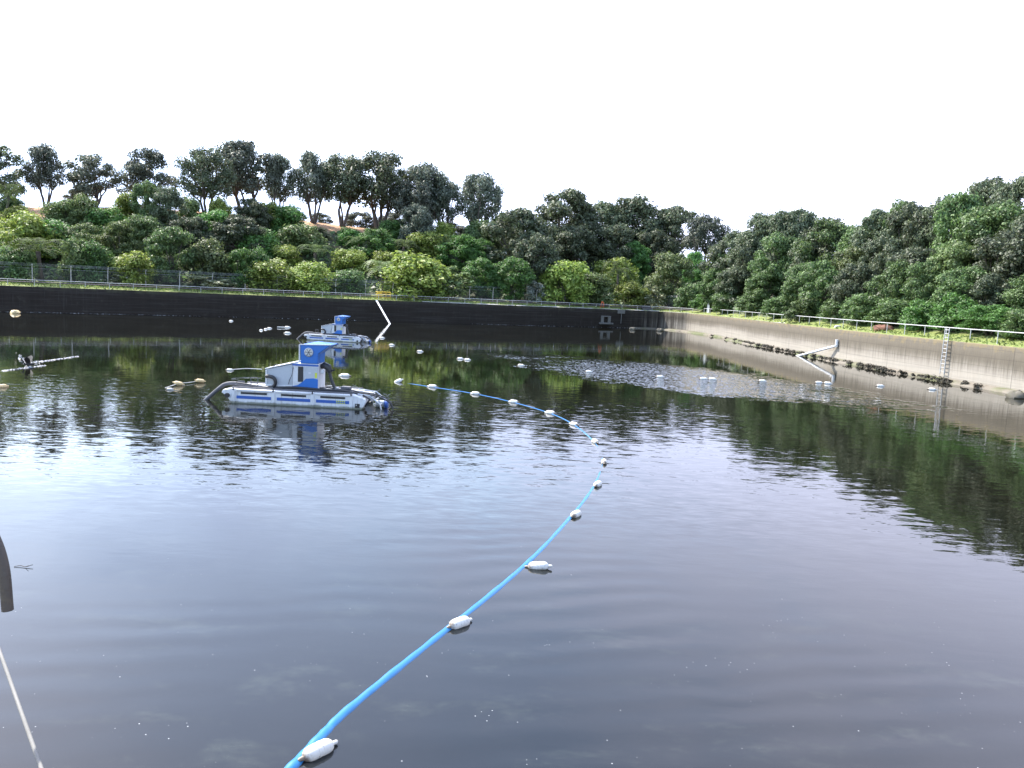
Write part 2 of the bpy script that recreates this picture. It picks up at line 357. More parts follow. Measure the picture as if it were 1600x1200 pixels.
# ------------------------------------------------------------------ reservoir wall
def wall_mat(name, dark):
    t = NT(name); uv = t.n('ShaderNodeUVMap', uv_map='wall_uv').outputs[0]
    sp = t.n('ShaderNodeSeparateXYZ', {0: uv}); s, v = sp.outputs[0], sp.outputs[1]
    streak = t.noise(t.vec(uv, 1.6, .07, 1), 1.0, 5, .65); fine = t.noise(t.vec(uv, 6.0, .25, 1), 1.0, 4, .7)
    blot = t.noise(uv, .9, 6, .65); course = t.noise(t.vec(uv, .15, 5.0, 1), 1.0, 3, .6); big = t.noise(t.vec(uv, .08, .4, 1), 1.0, 3)
    conc = t.mix(streak, (.235,.21,.172), (.365,.338,.288)); conc = t.mix(t.math('MULTIPLY', t.ramp(course, .42, .65), .55), conc, (.24,.22,.19))
    conc = t.mix(t.math('MULTIPLY', t.ramp(blot, .55, .75), .4), conc, (.26,.25,.21))
    # dark weathered upper band with ragged lower edge
    edge = t.math('ADD', v, t.math('MULTIPLY', t.math('SUBTRACT', fine, .5), 1.5)); edge = t.math('ADD', edge, t.math('MULTIPLY', t.math('SUBTRACT', big, .5), 1.4))
    band = t.ramp(edge, .75, 2.15)
    upper = t.mix(blot, (.075,.064,.046), (.135,.115,.085)); upper = t.mix(t.math('MULTIPLY', t.ramp(fine, .5, .72), .7), upper, (.07,.062,.05))
    lich = t.math('MULTIPLY', t.ramp(t.math('ADD', t.noise(uv, 1.4, 5, .7), t.math('MULTIPLY', t.math('SUBTRACT', v, 2.6), .35)), .55, .68), t.ramp(v, 1.9, 2.7))
    upper = t.mix(t.math('MULTIPLY', lich, .55), upper, (.17,.13,.055))
    c = t.mix(t.math('MULTIPLY', band, .92), conc, upper)
    damp = t.ramp(t.math('ADD', v, t.math('MULTIPLY', fine, .3)), .15, .5, 1, 0)
    c = t.mix(t.math('MULTIPLY', damp, .7), c, (.10,.085,.06))
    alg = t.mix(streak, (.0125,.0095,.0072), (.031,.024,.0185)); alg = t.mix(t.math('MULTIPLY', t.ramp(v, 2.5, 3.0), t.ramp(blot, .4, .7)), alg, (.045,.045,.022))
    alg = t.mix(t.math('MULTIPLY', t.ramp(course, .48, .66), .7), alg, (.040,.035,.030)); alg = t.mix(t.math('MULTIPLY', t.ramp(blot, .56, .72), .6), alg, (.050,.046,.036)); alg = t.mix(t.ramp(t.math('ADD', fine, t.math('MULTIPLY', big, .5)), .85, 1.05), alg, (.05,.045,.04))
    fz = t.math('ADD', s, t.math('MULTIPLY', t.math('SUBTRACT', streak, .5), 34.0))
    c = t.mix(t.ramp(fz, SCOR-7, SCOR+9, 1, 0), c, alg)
    def joint(v_, per, wd):
        f_ = t.math('FRACT', t.math('DIVIDE', v_, per)); return t.ramp(t.math('ABSOLUTE', t.math('SUBTRACT', f_, .5)), wd, wd*2.2, 1, 0)
    c = t.mix(t.math('MULTIPLY', joint(s, 7.3, .0035), .38), c, (.03,.027,.022)); c = t.mix(t.math('MULTIPLY', joint(v, .62, .022), .28), c, (.05,.045,.036))
    br = t.bump(t.math('ADD', blot, fine), .02)
    return t.done(t.n('ShaderNodeBsdfPrincipled', {'Base Color': c, 'Roughness': .85, 'Normal': br, 'Specular IOR Level': .25}))
M['wall'] = wall_mat('stained_concrete', 0)
def make_wall(name, sa, sb, label):
    ss = np.arange(sa, sb+.5, .5); V, F, U = [], [], []
    prof = [(0,-2.5),(0,.0),(0,.6),(0,1.4),(0,2.2),(0,WT-.05),(.04,WT+.02),(.40,WT+.02),(.42,WT-.3)]
    vv = [-2.5,0,.6,1.4,2.2,WT-.05,WT+.02,WT+.3,WT+.4]
    for s in ss:
        for (o, z) in prof: V.append(wp(min(s, SA[-1]), o, z))
    n = len(prof); F = []
    for i in range(len(ss)-1):
        for k in range(n-1): F.append((i*n+k, (i+1)*n+k, (i+1)*n+k+1, i*n+k+1))
    me = npmesh(name, [tuple(v) for v in V], F); uvl = me.uv_layers.new(name='wall_uv')
    li = np.zeros(len(me.loops), dtype=np.int32); me.loops.foreach_get('vertex_index', li)
    uv = np.stack([ss[li//n], np.array(vv)[li % n]], 1).astype(np.float32); uvl.data.foreach_set('uv', uv.ravel())
    me.materials.append(M['wall']); o = bpy.data.objects.new(name, me); COL.objects.link(o); tag(o, label, 'wall'); return o
make_wall('reservoir_wall', 0, SCOR+.5, 'long dark algae stained concrete wall across the far side of the reservoir')
make_wall('reservoir_wall', SCOR+.5, SA[-1], 'sunlit streaky concrete wall with lichen band along the right side of the reservoir')
# pale concrete path on top of the wall round the far corner
pv, pf = [], []; ss = np.linspace(s_px(660), s_px(1225), 120)
for s in ss:
    k = min(1, (s-ss[0])/6, (ss[-1]-s)/6)
    pv += [tuple(wp(s, .02, WT+.035)), tuple(wp(s, .35+.9*k, WT+.12)), ]
for i in range(len(ss)-1): pf.append((2*i, 2*i+2, 2*i+3, 2*i+1))
me = npmesh('path', pv, pf); me.materials.append(M['conc']); po = bpy.data.objects.new('path', me); COL.objects.link(po); tag(po, 'pale concrete path along the wall top', 'path', kind='structure')

# ------------------------------------------------------------------ water
t = NT('reservoir_water'); p = t.pos(); sp = t.n('ShaderNodeSeparateXYZ', {0: p}); X, Y = sp.outputs[0], sp.outputs[1]
pc = gp(1075, 592); pa = gp(1320, 625); pb = gp(850, 560)
ang = math.atan2(pa.y-pb.y, pa.x-pb.x); hl = (pa-pb).length/2; mid = (pa+pb)/2
PATCH = (mid.x, mid.y, ang, hl)
q = t.n('ShaderNodeVectorRotate', {'Vector': p, 'Center': (mid.x, mid.y, 0), 'Angle': -ang}).outputs[0]
q = t.n('ShaderNodeVectorMath', {0: q, 1: (mid.x, mid.y, 0)}, operation='SUBTRACT').outputs[0]
qs = t.n('ShaderNodeSeparateXYZ', {0: q})
warp = t.noise(p, .13, 4, .6)
ex = t.math('POWER', t.math('ABSOLUTE', t.math('DIVIDE', qs.outputs[0], hl*1.18)), 2.0); ey = t.math('POWER', t.math('ABSOLUTE', t.math('DIVIDE', qs.outputs[1], 7.5)), 2.0)
el = t.math('ADD', t.math('ADD', ex, ey), t.math('ADD', t.math('MULTIPLY', t.math('SUBTRACT', warp, .5), 2.6), t.math('MULTIPLY', t.math('SUBTRACT', t.noise(p, .9, 3), .5), 1.6)))
patch = t.ramp(el, .1, 1.3, 1, 0)
big = t.noise(t.vec(p, .035, .075, 1), 1.0, 3, .5)
mid_band = t.math('MULTIPLY', t.ramp(Y, 13, 22), t.ramp(Y, 36, 46, 1, 0))
leftb = t.ramp(X, -2, 14, 1, .55)
amp = t.math('ADD', t.math('MULTIPLY', t.math('MULTIPLY', mid_band, t.ramp(big, .30, .62, .25, 1)), leftb), t.math('MULTIPLY', t.ramp(big, .5, .75), .18))
w1 = t.noise(t.vec(p, .8, 1.9, 1, R(12)), 1.0, 3, .55, .3); w2 = t.noise(t.vec(p, 2.2, 5.0, 1, R(-8)), 1.0, 3, .55, .2)
w3 = t.noise(t.vec(p, 5.0, 7.0, 1), 1.0, 2, .5); w4 = t.noise(t.vec(p, 3.2, 1.1, 1, R(6)), 1.0, 3, .6); sw = t.noise(t.vec(p, .22, .55, 1, R(25)), 1.0, 2, .5)
wv = t.n('ShaderNodeTexWave', {'Vector': t.vec(p, 1, 1, 1, R(-100)), 'Scale': .42, 'Distortion': 5.0, 'Detail': 2.0, 'Detail Scale': .6}, wave_type='BANDS').outputs[1]
h = t.math('MULTIPLY', w1, t.math('ADD', t.math('MULTIPLY', amp, .010), .0021))
h = t.math('ADD', h, t.math('MULTIPLY', w2, t.math('ADD', t.math('MULTIPLY', amp, .003), .00025)))
h = t.math('ADD', h, t.math('MULTIPLY', w3, t.math('ADD', t.math('MULTIPLY', patch, .022), .00008)))
h = t.math('ADD', h, t.math('MULTIPLY', w4, t.math('MULTIPLY', patch, .05)))
h = t.math('ADD', h, t.math('MULTIPLY', sw, .003))
h = t.math('ADD', h, t.math('MULTIPLY', wv, t.math('MULTIPLY', t.math('MULTIPLY', t.ramp(Y, 13, 20, 1, .1), t.ramp(t.noise(t.vec(p, .11, .11, 1), 1.0, 2), .42, .60)), .0042)))
body = t.mix(t.ramp(t.noise(p, .35, 4, .6, .6), .35, .7), (.0045,.0048,.003), (.009,.0092,.006))
near = t.ramp(Y, 9, 17, 1, 0)
scum = t.math('MULTIPLY', t.ramp(t.noise(t.vec(p, .55, 1.0, 1), 1.0, 6, .72, .25), .52, .74), near); body = t.mix(t.math('MULTIPLY', near, .8), body, (.010,.012,.014)); body = t.mix(t.math('MULTIPLY', scum, .6), body, (.036,.042,.034))
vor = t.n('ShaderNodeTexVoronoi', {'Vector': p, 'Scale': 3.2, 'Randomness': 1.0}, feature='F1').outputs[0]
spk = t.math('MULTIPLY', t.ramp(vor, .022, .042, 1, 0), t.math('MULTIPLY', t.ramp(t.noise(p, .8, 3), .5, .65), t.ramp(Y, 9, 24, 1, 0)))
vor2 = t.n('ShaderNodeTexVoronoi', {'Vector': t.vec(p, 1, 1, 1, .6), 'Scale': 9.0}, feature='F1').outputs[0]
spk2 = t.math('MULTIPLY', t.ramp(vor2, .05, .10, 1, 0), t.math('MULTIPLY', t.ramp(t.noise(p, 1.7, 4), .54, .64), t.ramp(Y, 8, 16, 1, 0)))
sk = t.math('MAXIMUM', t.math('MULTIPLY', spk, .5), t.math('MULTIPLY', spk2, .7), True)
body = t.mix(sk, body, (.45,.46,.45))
bn = t.bump(h, 1.0)
def slopes(v, det, k):
    c_ = t.n('ShaderNodeTexNoise', {'Vector': v, 'Scale': 1.0, 'Detail': det, 'Roughness': .55}).outputs['Color']
    c_ = t.n('ShaderNodeVectorMath', {0: c_, 1: (.5,.5,.5)}, operation='SUBTRACT').outputs[0]
    c_ = t.n('ShaderNodeVectorMath', {0: c_, 1: (1,1,0)}, operation='MULTIPLY').outputs[0]
    return t.n('ShaderNodeVectorMath', {0: c_, 'Scale': k}, operation='SCALE').outputs[0]
n_ = t.n('ShaderNodeVectorMath', {0: bn, 1: slopes(t.vec(p, 6.5, 3.4, 1, R(5)), 1, t.math('MULTIPLY', patch, .85))}, operation='ADD').outputs[0]
n_ = t.n('ShaderNodeVectorMath', {0: n_, 1: slopes(t.vec(p, 1.9, 4.2, 1, R(-6)), 2, t.math('ADD', t.math('MULTIPLY', amp, .105), .006))}, operation='ADD').outputs[0]
n_ = t.n('ShaderNodeVectorMath', {0: n_}, operation='NORMALIZE').outputs[0]
M['water'] = t.done(t.n('ShaderNodeBsdfPrincipled', {'Base Color': body, 'Roughness': t.math('ADD', .015, t.math('MULTIPLY', sk, .4)), 'IOR': 1.333, 'Normal': n_}))
wx0, wx1, wy1 = min(p.x for p in poly)-1, max(p.x for p in poly)+1, max(p.y for p in poly)+1
wm = MB(); wm.add([(wx0,.9,0),(wx1,.9,0),(wx1,wy1,0),(wx0,wy1,0)], [(0,1,2,3)])
tag(wm.build('water', M['water']), 'dark reservoir water', 'water', kind='structure')
# reservoir bed under it
bm_ = MB(); bm_.add([(wx0-5,.5,-2.4),(wx1+5,.5,-2.4),(wx1+5,wy1+5,-2.4),(wx0-5,wy1+5,-2.4)], [(0,1,2,3)])
tag(bm_.build('reservoir_bed', M['rock']), 'reservoir bed', 'ground', kind='structure')

C, Nm = [], []
for s in np.arange(s_px(-60), s_px(1000), .16):
    if math.sin(s*.21)+math.sin(s*.083+1)+rnd.uniform(-1,1) < .2: continue
    C.append(wp(s, -rnd.uniform(.05,.5+.25*math.sin(s*.4)), .012)); Nm.append((rnd.gauss(0,.1), rnd.gauss(0,.1), 1))
SCUM = (C, Nm)
# ------------------------------------------------------------------ mud ledge at the foot of the right wall
ss = np.arange(s_px(985), min(SA[-1], S1+25), .35); V, F = [], []
for i, s in enumerate(ss):
    wd = .55+.35*math.sin(s*.23)+.25*math.sin(s*.71+1)+.3*rnd.random(); wd = max(.3, wd)*(1.15)
    k = min(1, (s-ss[0])/12+.1)
    for j, (fo, z) in enumerate(((-.03,.26),(.3,.24),(.6,.19),(.88,.1),(1,-.15))):
        V.append(tuple(wp(s, .03-fo*wd*k, z*(.7+.3*k)+(.06*rnd.uniform(-1,1) if 0 < j < 4 else 0))))
for i in range(len(ss)-1):
    for k in range(4): F.append((i*5+k+1, (i+1)*5+k+1, (i+1)*5+k, i*5+k))
me = npmesh('mud_bank', V, F); t = NT('bank_mud'); p = t.pos()
n1 = t.noise(p, 1.6, 6, .7); sA = t.noise(p, .25, 3)
c = t.mix(n1, (.085,.07,.05), (.20,.175,.135)); c = t.mix(t.ramp(sA, .45, .6), c, (.085,.095,.035))
me.materials.append(t.done(t.n('ShaderNodeBsdfPrincipled', {'Base Color': c, 'Roughness': .8, 'Normal': t.bump(n1, .08)})))
mo = bpy.data.objects.new('mud_bank', me); COL.objects.link(mo); tag(mo, 'muddy ledge at the foot of the right wall', 'mud', kind='structure')

def leafquads(C, Nn, size, aspect=1.6):
    """C centres (n,3), Nn normals (n,3) -> verts, faces of folded leaf clumps"""
    n = len(C); Nn = Nn/np.linalg.norm(Nn, axis=1)[:,None]
    rv = nrs.normal(size=(n,3)); a = np.cross(Nn, rv); a /= np.linalg.norm(a, axis=1)[:,None]; b = np.cross(Nn, a)
    s = (size*(.6+.8*nrs.rand(n)))[:,None]; l = s*aspect
    V = np.empty((n,4,3)); V[:,0] = C-a*l*.5; V[:,1] = C-b*s*.5+Nn*s*.14; V[:,2] = C+a*l*.5-Nn*s*.1; V[:,3] = C+b*s*.5+Nn*s*.14
    F = np.arange(n*4).reshape(n,4)
    return V.reshape(-1,3), F
def stuff_obj(name, V, F, mat, label, cat):
    me = npmesh(name, V, F); me.materials.append(mat); o = bpy.data.objects.new(name, me); COL.objects.link(o); tag(o, label, cat, kind='stuff'); return o
V, F = leafquads(np.array(SCUM[0]), np.array(SCUM[1]), .14, 1.8); stuff_obj('scum', V, F, M['conc'], 'thin broken line of floating scum along the foot of the dark far wall', 'scum')
# weed clumps on the ledge
C, Nm = [], []
for s in np.arange(s_px(1090), S1+8, .5):
    dens = .15 if s < s_px(1160) else (1.0 if s < s_px(1500) else .25)
    dens *= .5+.9*abs(math.sin(s*.9)*math.sin(s*.37+.5))
    if rnd.random() > dens: continue
    rr0 = rnd.uniform(.18,.40); cen = wp(s, -rnd.uniform(.45,1.0), .1)
    for _ in range(int(45*rr0/.3)):
        v = Vector((rnd.gauss(0,1), rnd.gauss(0,1), abs(rnd.gauss(0,.8)))).normalized()
        C.append(cen+v*rr0*rnd.uniform(.5,1)); Nm.append(v+Vector((0,0,.3)))
V, F = leafquads(np.array(C), np.array(Nm), .12); stuff_obj('bank_weed', V, F, M['weed'], 'dark weed and debris clumps along the muddy ledge under the sunlit wall', 'weed')
# grass tufts on the wall tops
C, Nm = [], []
for s in np.arange(s_px(-60), S1+15, .10):
    for _ in range(5):
        if s_px(690) < s < s_px(1200) and rnd.random() < .8: continue
        o_ = rnd.uniform(.05, 5.5); C.append(wp(s, o_, WT+bz(o_)+rnd.uniform(.0,.2))); Nm.append((rnd.gauss(0,1), rnd.gauss(0,1), rnd.uniform(-.1,.6)))
V, F = leafquads(np.array(C), np.array(Nm), .13, 2.2); stuff_obj('grass', V, F, M['gtuft'], 'short rough grass along the wall tops', 'grass')

# ------------------------------------------------------------------ trees
def blobs(n, spread, zlo, zhi, r0, r1, shell=.75, rs=None):
    out = []
    for i in range(n):
        a = rs.uniform(0, 2*math.pi); q = rs.uniform(0,1); zz = zlo+(zhi-zlo)*(i+.5)/n
        tt = (zz-zlo)/(zhi-zlo); prof = math.sqrt(max(.05, 1-(2*tt-.75)**2/1.7))
        rad = rs.uniform(.82,1.14)*spread*prof*(shell+(1-shell)*rs.random() if rs.random() < .75 else rs.random()*.6)
        out.append((Vector((rad*math.cos(a), rad*math.sin(a), zz)), rs.uniform(r0, r1)))
    return out
def crown_mesh(name, bl, nleaf, size, seed, flat=.75, up=.25, inner=.2, droop=0.0):
    rs = np.random.RandomState(seed); w = np.array([r*r for _, r in bl]); w /= w.sum()
    k = rs.choice(len(bl), nleaf, p=w); C0 = np.array([tuple(c) for c, _ in bl])[k]; r = np.array([r for _, r in bl])[k]
    dv = rs.normal(size=(nleaf,3)); dv[:,2] += up; dv /= np.linalg.norm(dv, axis=1)[:,None]
    lump = 1+.26*np.sin(dv[:,0]*7+k)*np.sin(dv[:,1]*6+k*2)
    rad = r*lump*np.where(rs.rand(nleaf) < inner, rs.uniform(.3,.85,nleaf), np.clip(rs.normal(.96,.15,nleaf), .5, 1.45))
    C = C0+dv*rad[:,None]*np.array([1,1,flat]); C[:,2] = np.maximum(C[:,2], .01)
    nm = dv+rs.normal(size=(nleaf,3))*.55+np.array([0,0,.35])
    V, F = leafquads(C, nm, size); me = npmesh(name, V, F); me.materials.append(LM['dark']); return me
def limb(mb, a, b, r0, r1, rs, n=5, wob=.03):
    pts = []; 
    for i in range(n+1):
        q = i/n; p = a.lerp(b, q); p.z += .06*math.sin(q*math.pi)*(b-a).length*.3
        if 0 < i < n: p += Vector((rs.uniform(-wob,wob), rs.uniform(-wob,wob), 0))
        pts.append(p)
    mb.tube(pts, r0, 6, [r0+(r1-r0)*i/n for i in range(n+1)])
def trunk_mesh(name, bl, rs, stems=3, r=.03, fork=.22, spread=.05):
    mb = MB(); tops = sorted(bl, key=lambda c: -c[1])[:max(stems*4, 13)]
    st = []
    for i in range(stems):
        a = 2*math.pi*i/stems+rs.uniform(-.4,.4); base = Vector((spread*math.cos(a)*.5, spread*math.sin(a)*.5, -.03))
        mid_ = Vector((spread*2.2*math.cos(a), spread*2.2*math.sin(a), fork+rs.uniform(-.04,.1)))
        limb(mb, base, mid_, r, r*.75, rs, 4, .008); st.append((mid_, r*.75))
    for c, rr_ in tops:
        m, r_ = min(st, key=lambda s: (s[0]-c).length); limb(mb, m, c, r_*.75, r_*.18, rs, 5, .02)
    me = bpy.data.meshes.new(name); me.from_pydata(mb.v, [], mb.f); me.update(); me.materials.append(M['bark']); me.shade_smooth(); return me
PROTO = {}
def reg(kind, bl, nleaf, size, seed, **k):
    rs = random.Random(seed); tk = {a: k.pop(a) for a in ('stems','r','fork','spread') if a in k}
    PROTO.setdefault(kind, []).append((crown_mesh('crown', bl, nleaf, size, seed, **k), trunk_mesh('trunk', bl, rs, **tk)))
for i in range(5):      # open ridge trees: unit height, bare stems below, clumped crown above
    rs = random.Random(100+i); reg('ridge', blobs(42+3*i, .42, .35, .92, .055, .15, .70, rs), 11000, .021, 100+i, stems=3+i % 3, r=.027, fork=.20, spread=.06, flat=.75, inner=.15)
for i in range(4):      # denser round ridge trees
    rs = random.Random(200+i); reg('round', blobs(40, .42, .22, .92, .07, .135, .7, rs), 9000, .023, 200+i, stems=3, r=.024, fork=.14, spread=.05, flat=.75)
for i in range(5):      # dense bush trees, foliage nearly to the ground
    rs = random.Random(300+i); reg('dense', blobs(64, .43, .08, .93, .05, .15, .8, rs), 15000, .0235, 300+i, stems=2, r=.022, fork=.15, spread=.03, flat=.65)
for i in range(4):      # shrubs
    rs = random.Random(400+i); reg('shrub', blobs(40, .40, .05, .82, .08, .22, .85, rs), 8000, .036, 400+i, stems=3, r=.018, fork=.10, spread=.04, flat=.8)
for i in range(2):      # loose, fine leaved shrub
    rs = random.Random(500+i); reg('loose', blobs(40, .46, .10, .90, .06, .12, .9, rs), 2600, .042, 500+i, stems=5, r=.010, fork=.12, spread=.05, flat=1.0, inner=.5)
def fern_proto(seed, lean):
    rs = random.Random(seed); fr = 18; V, F = [], []; mb = MB(); top = Vector((lean, 0, .70))
    mb.tube([(0,0,-.03),(lean*.35,0,.26),(lean*.8,0,.52),tuple(top)], .03, 7, [.045,.032,.028,.035])
    for i in range(fr):
        a = 2*math.pi*i/fr+rs.uniform(-.15,.15); Ln = rs.uniform(.42,.58); rise = rs.choice((.35,.6,.95)); dr = rs.uniform(.22,.42)
        di = Vector((math.cos(a), math.sin(a), 0)); sd = Vector((-math.sin(a), math.cos(a), 0)); nseg = 15
        def P(q): return top+di*Ln*q*(1-.1*q)+Vector((0,0, rise*q*1.3-(rise+dr)*q*q))
        for k in range(1, nseg+1):
            q = k/nseg; p = P(q); wd = .085*math.sin(min(1, q*1.5+.15)*math.pi*.62)*(1-q**4)+.008; fw = (P(min(1, q+.05))-P(q-.05)).normalized()
            for s in (-1, 1):
                n = len(V); e = p+sd*s*wd+fw*wd*.45-Vector((0,0,wd*.35)); V += [tuple(p), tuple(p+fw*.020), tuple(e+fw*.012), tuple(e)]; F.append((n,n+1,n+2,n+3))
        for k in range(nseg):                       # midrib
            n = len(V); p0, p1 = P(k/nseg), P((k+1)/nseg); wv_ = sd*.004; V += [tuple(p0-wv_), tuple(p0+wv_), tuple(p1+wv_), tuple(p1-wv_)]; F.append((n,n+1,n+2,n+3))
    cr = npmesh('fronds', V, F); cr.materials.append(LM['fern']); tr = bpy.data.meshes.new('trunk'); tr.from_pydata(mb.v, [], mb.f); tr.update(); tr.materials.append(M['bark']); tr.shade_smooth()
    PROTO.setdefault('fern', []).append((cr, tr))
fern_proto(1, .03); fern_proto(2, -.08); fern_proto(3, .12)

UNITW = {'ridge': .96, 'round': .95, 'dense': 1.02, 'shrub': 1.08, 'loose': 1.05, 'fern': 1.08}
TREES = []
def plant(kind, tone, loc, wid, hgt, name, cat, seed):
    rs = random.Random(seed); v = PROTO[kind][seed % len(PROTO[kind])]
    o = empty(name, loc, rs.uniform(0, 6.28), (wid/UNITW[kind], wid/UNITW[kind]*rs.uniform(.9,1.1), hgt))
    cr = bpy.data.objects.new('fronds' if kind == 'fern' else 'crown', v[0]); COL.objects.link(cr); cr.parent = o
    cr.material_slots[0].link = 'OBJECT'; cr.material_slots[0].material = LM[tone]
    tr = bpy.data.objects.new('trunk', v[1]); COL.objects.link(tr); tr.parent = o
    if kind in ('dense','shrub','round'): o.rotation_euler = (rs.uniform(-.10,.10), rs.uniform(-.10,.10), o.rotation_euler.z)
    o['category'] = cat
    return o
def plant_px(kind, tone, cx, base, top, wpx, name, cat, seed, label=None, group=None, at=None):
    p = at or hit(cx, base); d = depth(p); hgt = (base-top)*d/FPX
    # recompute the height from where the foot really stands
    a = az_px(cx, top); dv = ray(cx, top); ztop = HC + dv.z/math.hypot(dv.x, dv.y)*math.hypot(p.x, p.y); hgt = max(1.0, ztop-p.z)
    o = plant(kind, tone, p, wpx*d/FPX, hgt, name, cat, seed)
    tag(o, label, None, group)
    return o

# --- trees along the skyline: column, foot, top, width
RIDGE = [
 ('round','dark',-6,312,230,95,'dark dense tree cut off by the left edge of the picture'),
 ('ridge','grey',75,316,231,64,'thin open tree with two bare stems standing alone on the orange grass ridge'),
 ('round','grey',150,322,246,90,'low round grey-green tree right of the thin two-stemmed ridge tree'),
 ('round','grey',238,318,236,84,'round full-crowned skyline tree between the low round tree and the multi-stemmed group'),
 ('ridge','dark',322,352,237,84,'tall dark tree rooted lower down the slope, left of the tallest ridge tree'),
 ('ridge','grey',382,330,222,112,'tallest and broadest tree on the left ridge with several spreading trunks'),
 ('ridge','grey',432,345,246,56,'slim feathery tree just right of the tallest ridge tree'),
 ('ridge','grey',488,356,242,74,'slender leaning tree at the left end of the dense ridge group, beside the sky gap'),
 ('ridge','dark',532,356,247,86,'dark clumped tree second in the dense ridge group'),
 ('ridge','dark',590,358,242,116,'large black-trunked tree in the middle of the dense ridge group'),
 ('round','grey',640,372,285,70,'lower dark grey tree in front of the big black-trunked ridge tree'),
 ('ridge','grey',660,372,260,92,'broad tree at the right of the dense ridge group with thin pale stems'),
 ('ridge','grey',690,376,280,56,'small airy tree at the right end of the dense ridge group'),
 ('ridge','grey',742,384,276,84,'isolated leaning ridge tree standing apart in the sky gap near the middle'),
 ('dense','dark',875,420,299,118,'tallest dark tree of the middle woodland, rounded top against the sky'),
 ('dense','dark',935,422,320,95,'dark tree with a gap of sky on its left in the middle woodland'),
 ('dense','dark',985,420,311,95,'pointed-topped dark tree in the middle woodland'),
 ('dense','dark',1042,420,326,96,'wide flat-topped dark tree near the right end of the middle woodland'),
 ('ridge','grey',1096,424,342,74,'open-crowned grey tree at the right end of the middle woodland beside the sky notch'),
]
for i, (k, tn, x, b, tp, wd, lb) in enumerate(RIDGE):
    at = None
    dv = ray(x, b); a = math.atan2(dv.x, dv.y)
    at = back(x, float(np.interp(a, raz, rr))-(7 if x in (322,640) else 1.0)-(4 if x in (875,985) else 0))
    plant_px(k, tn, x, b, tp-6, wd, 'ridge_tree', 'tree', 900+i, lb, 'trees along the skyline', at)
# small far trees beyond the ridge
for i, (x, tp, wd) in enumerate(((410,322,44),(455,326,56),(500,332,40),(560,330,60),(610,330,60),(700,345,56),(715,352,50),(770,362,60),(800,352,70),(120,296,40),(600,338,48))):
    dd = float(np.interp(az_px(x), raz, rr))+(9 if i != 9 else 3)
    plant_px('round', 'grey', x, 360, tp, wd, 'far_tree', 'tree', 930+i, 'small hazy grey tree peeping over the ridge between the big trunks', 'far trees beyond the ridge', back(x, dd))

TONE = {'dark':'dark green','grey':'grey-green','mid':'mid green','bright':'bright green','yellow':'yellow-green','olive':'olive green','silver':'silvery','pale':'pale cream-flowered','brown':'brownish','fern':'dark fronded'}
ORD = ['first','second','third','fourth','fifth','sixth','seventh','eighth','ninth','tenth','eleventh','twelfth','thirteenth','fourteenth','fifteenth','sixteenth','seventeenth','eighteenth','nineteenth','twentieth','twenty-first','twenty-second','twenty-third','twenty-fourth','twenty-fifth','twenty-sixth','twenty-seventh','twenty-eighth','twenty-ninth','thirtieth','thirty-first','thirty-second','thirty-third','thirty-fourth','thirty-fifth']
def row(items, where, group, seed, behind=None):
    items = sorted(items, key=lambda q: q[2])
    for i, (k, tn, x, b, tp, wd) in enumerate(items):
        nm = {'fern':'tree_fern','dense':'bush_tree','round':'bush_tree','ridge':'bush_tree','shrub':'shrub','loose':'shrub'}[k]; cat = {'tree_fern':'tree fern','bush_tree':'tree','shrub':'shrub'}[nm]
        form = {'fern':'tree fern','dense':'leafy tree','round':'round tree','ridge':'open tree','shrub':'rounded shrub','loose':'loose shrub'}[k]
        plant_px(k, tn, x, b, tp-(9 if seed == 1200 else 0), wd, nm, cat, seed+i, '%s %s, %s from left %s' % (TONE[tn], form, ORD[i], where), group, back(x, behind + (0 if tn in ('yellow','pale','silver') else .6+(i*7 % 5)*.4) + (0 if tp > 425 else .9)) if behind else None)
FRONT = [
 ('shrub','mid',18,443,385,70),('fern','fern',65,446,374,125),('shrub','olive',118,446,366,50),('shrub','bright',145,447,374,56),('shrub','yellow',212,450,388,72),
 ('dense','mid',266,452,352,80),('shrub','olive',326,454,371,74),('dense','bright',374,456,388,56),('loose','pale',325,455,430,84),('shrub','bright',405,459,385,50),
 ('shrub','yellow',425,461,403,92),('shrub','yellow',487,464,408,80),('shrub','mid',545,466,420,64),('fern','olive',600,468,408,84),('shrub','yellow',645,470,395,124),
 ('loose','olive',705,472,414,90),('dense','bright',750,473,402,70),('dense','bright',802,474,402,74),('loose','silver',829,476,436,48),('shrub','yellow',880,476,402,84),
 ('shrub','olive',925,478,424,74),('shrub','yellow',985,480,438,66),('loose','pale',1012,480,444,56),('dense','olive',1042,478,392,76),('fern','fern',966,478,408,66),('shrub','mid',1076,480,440,46),
 ('loose','pale',185,449,428,60),('loose','mid',515,465,438,56),('shrub','mid',175,449,400,50)]
row(FRONT, 'in the row behind the far fence', 'plants just behind the far fence', 1000, 5.9)
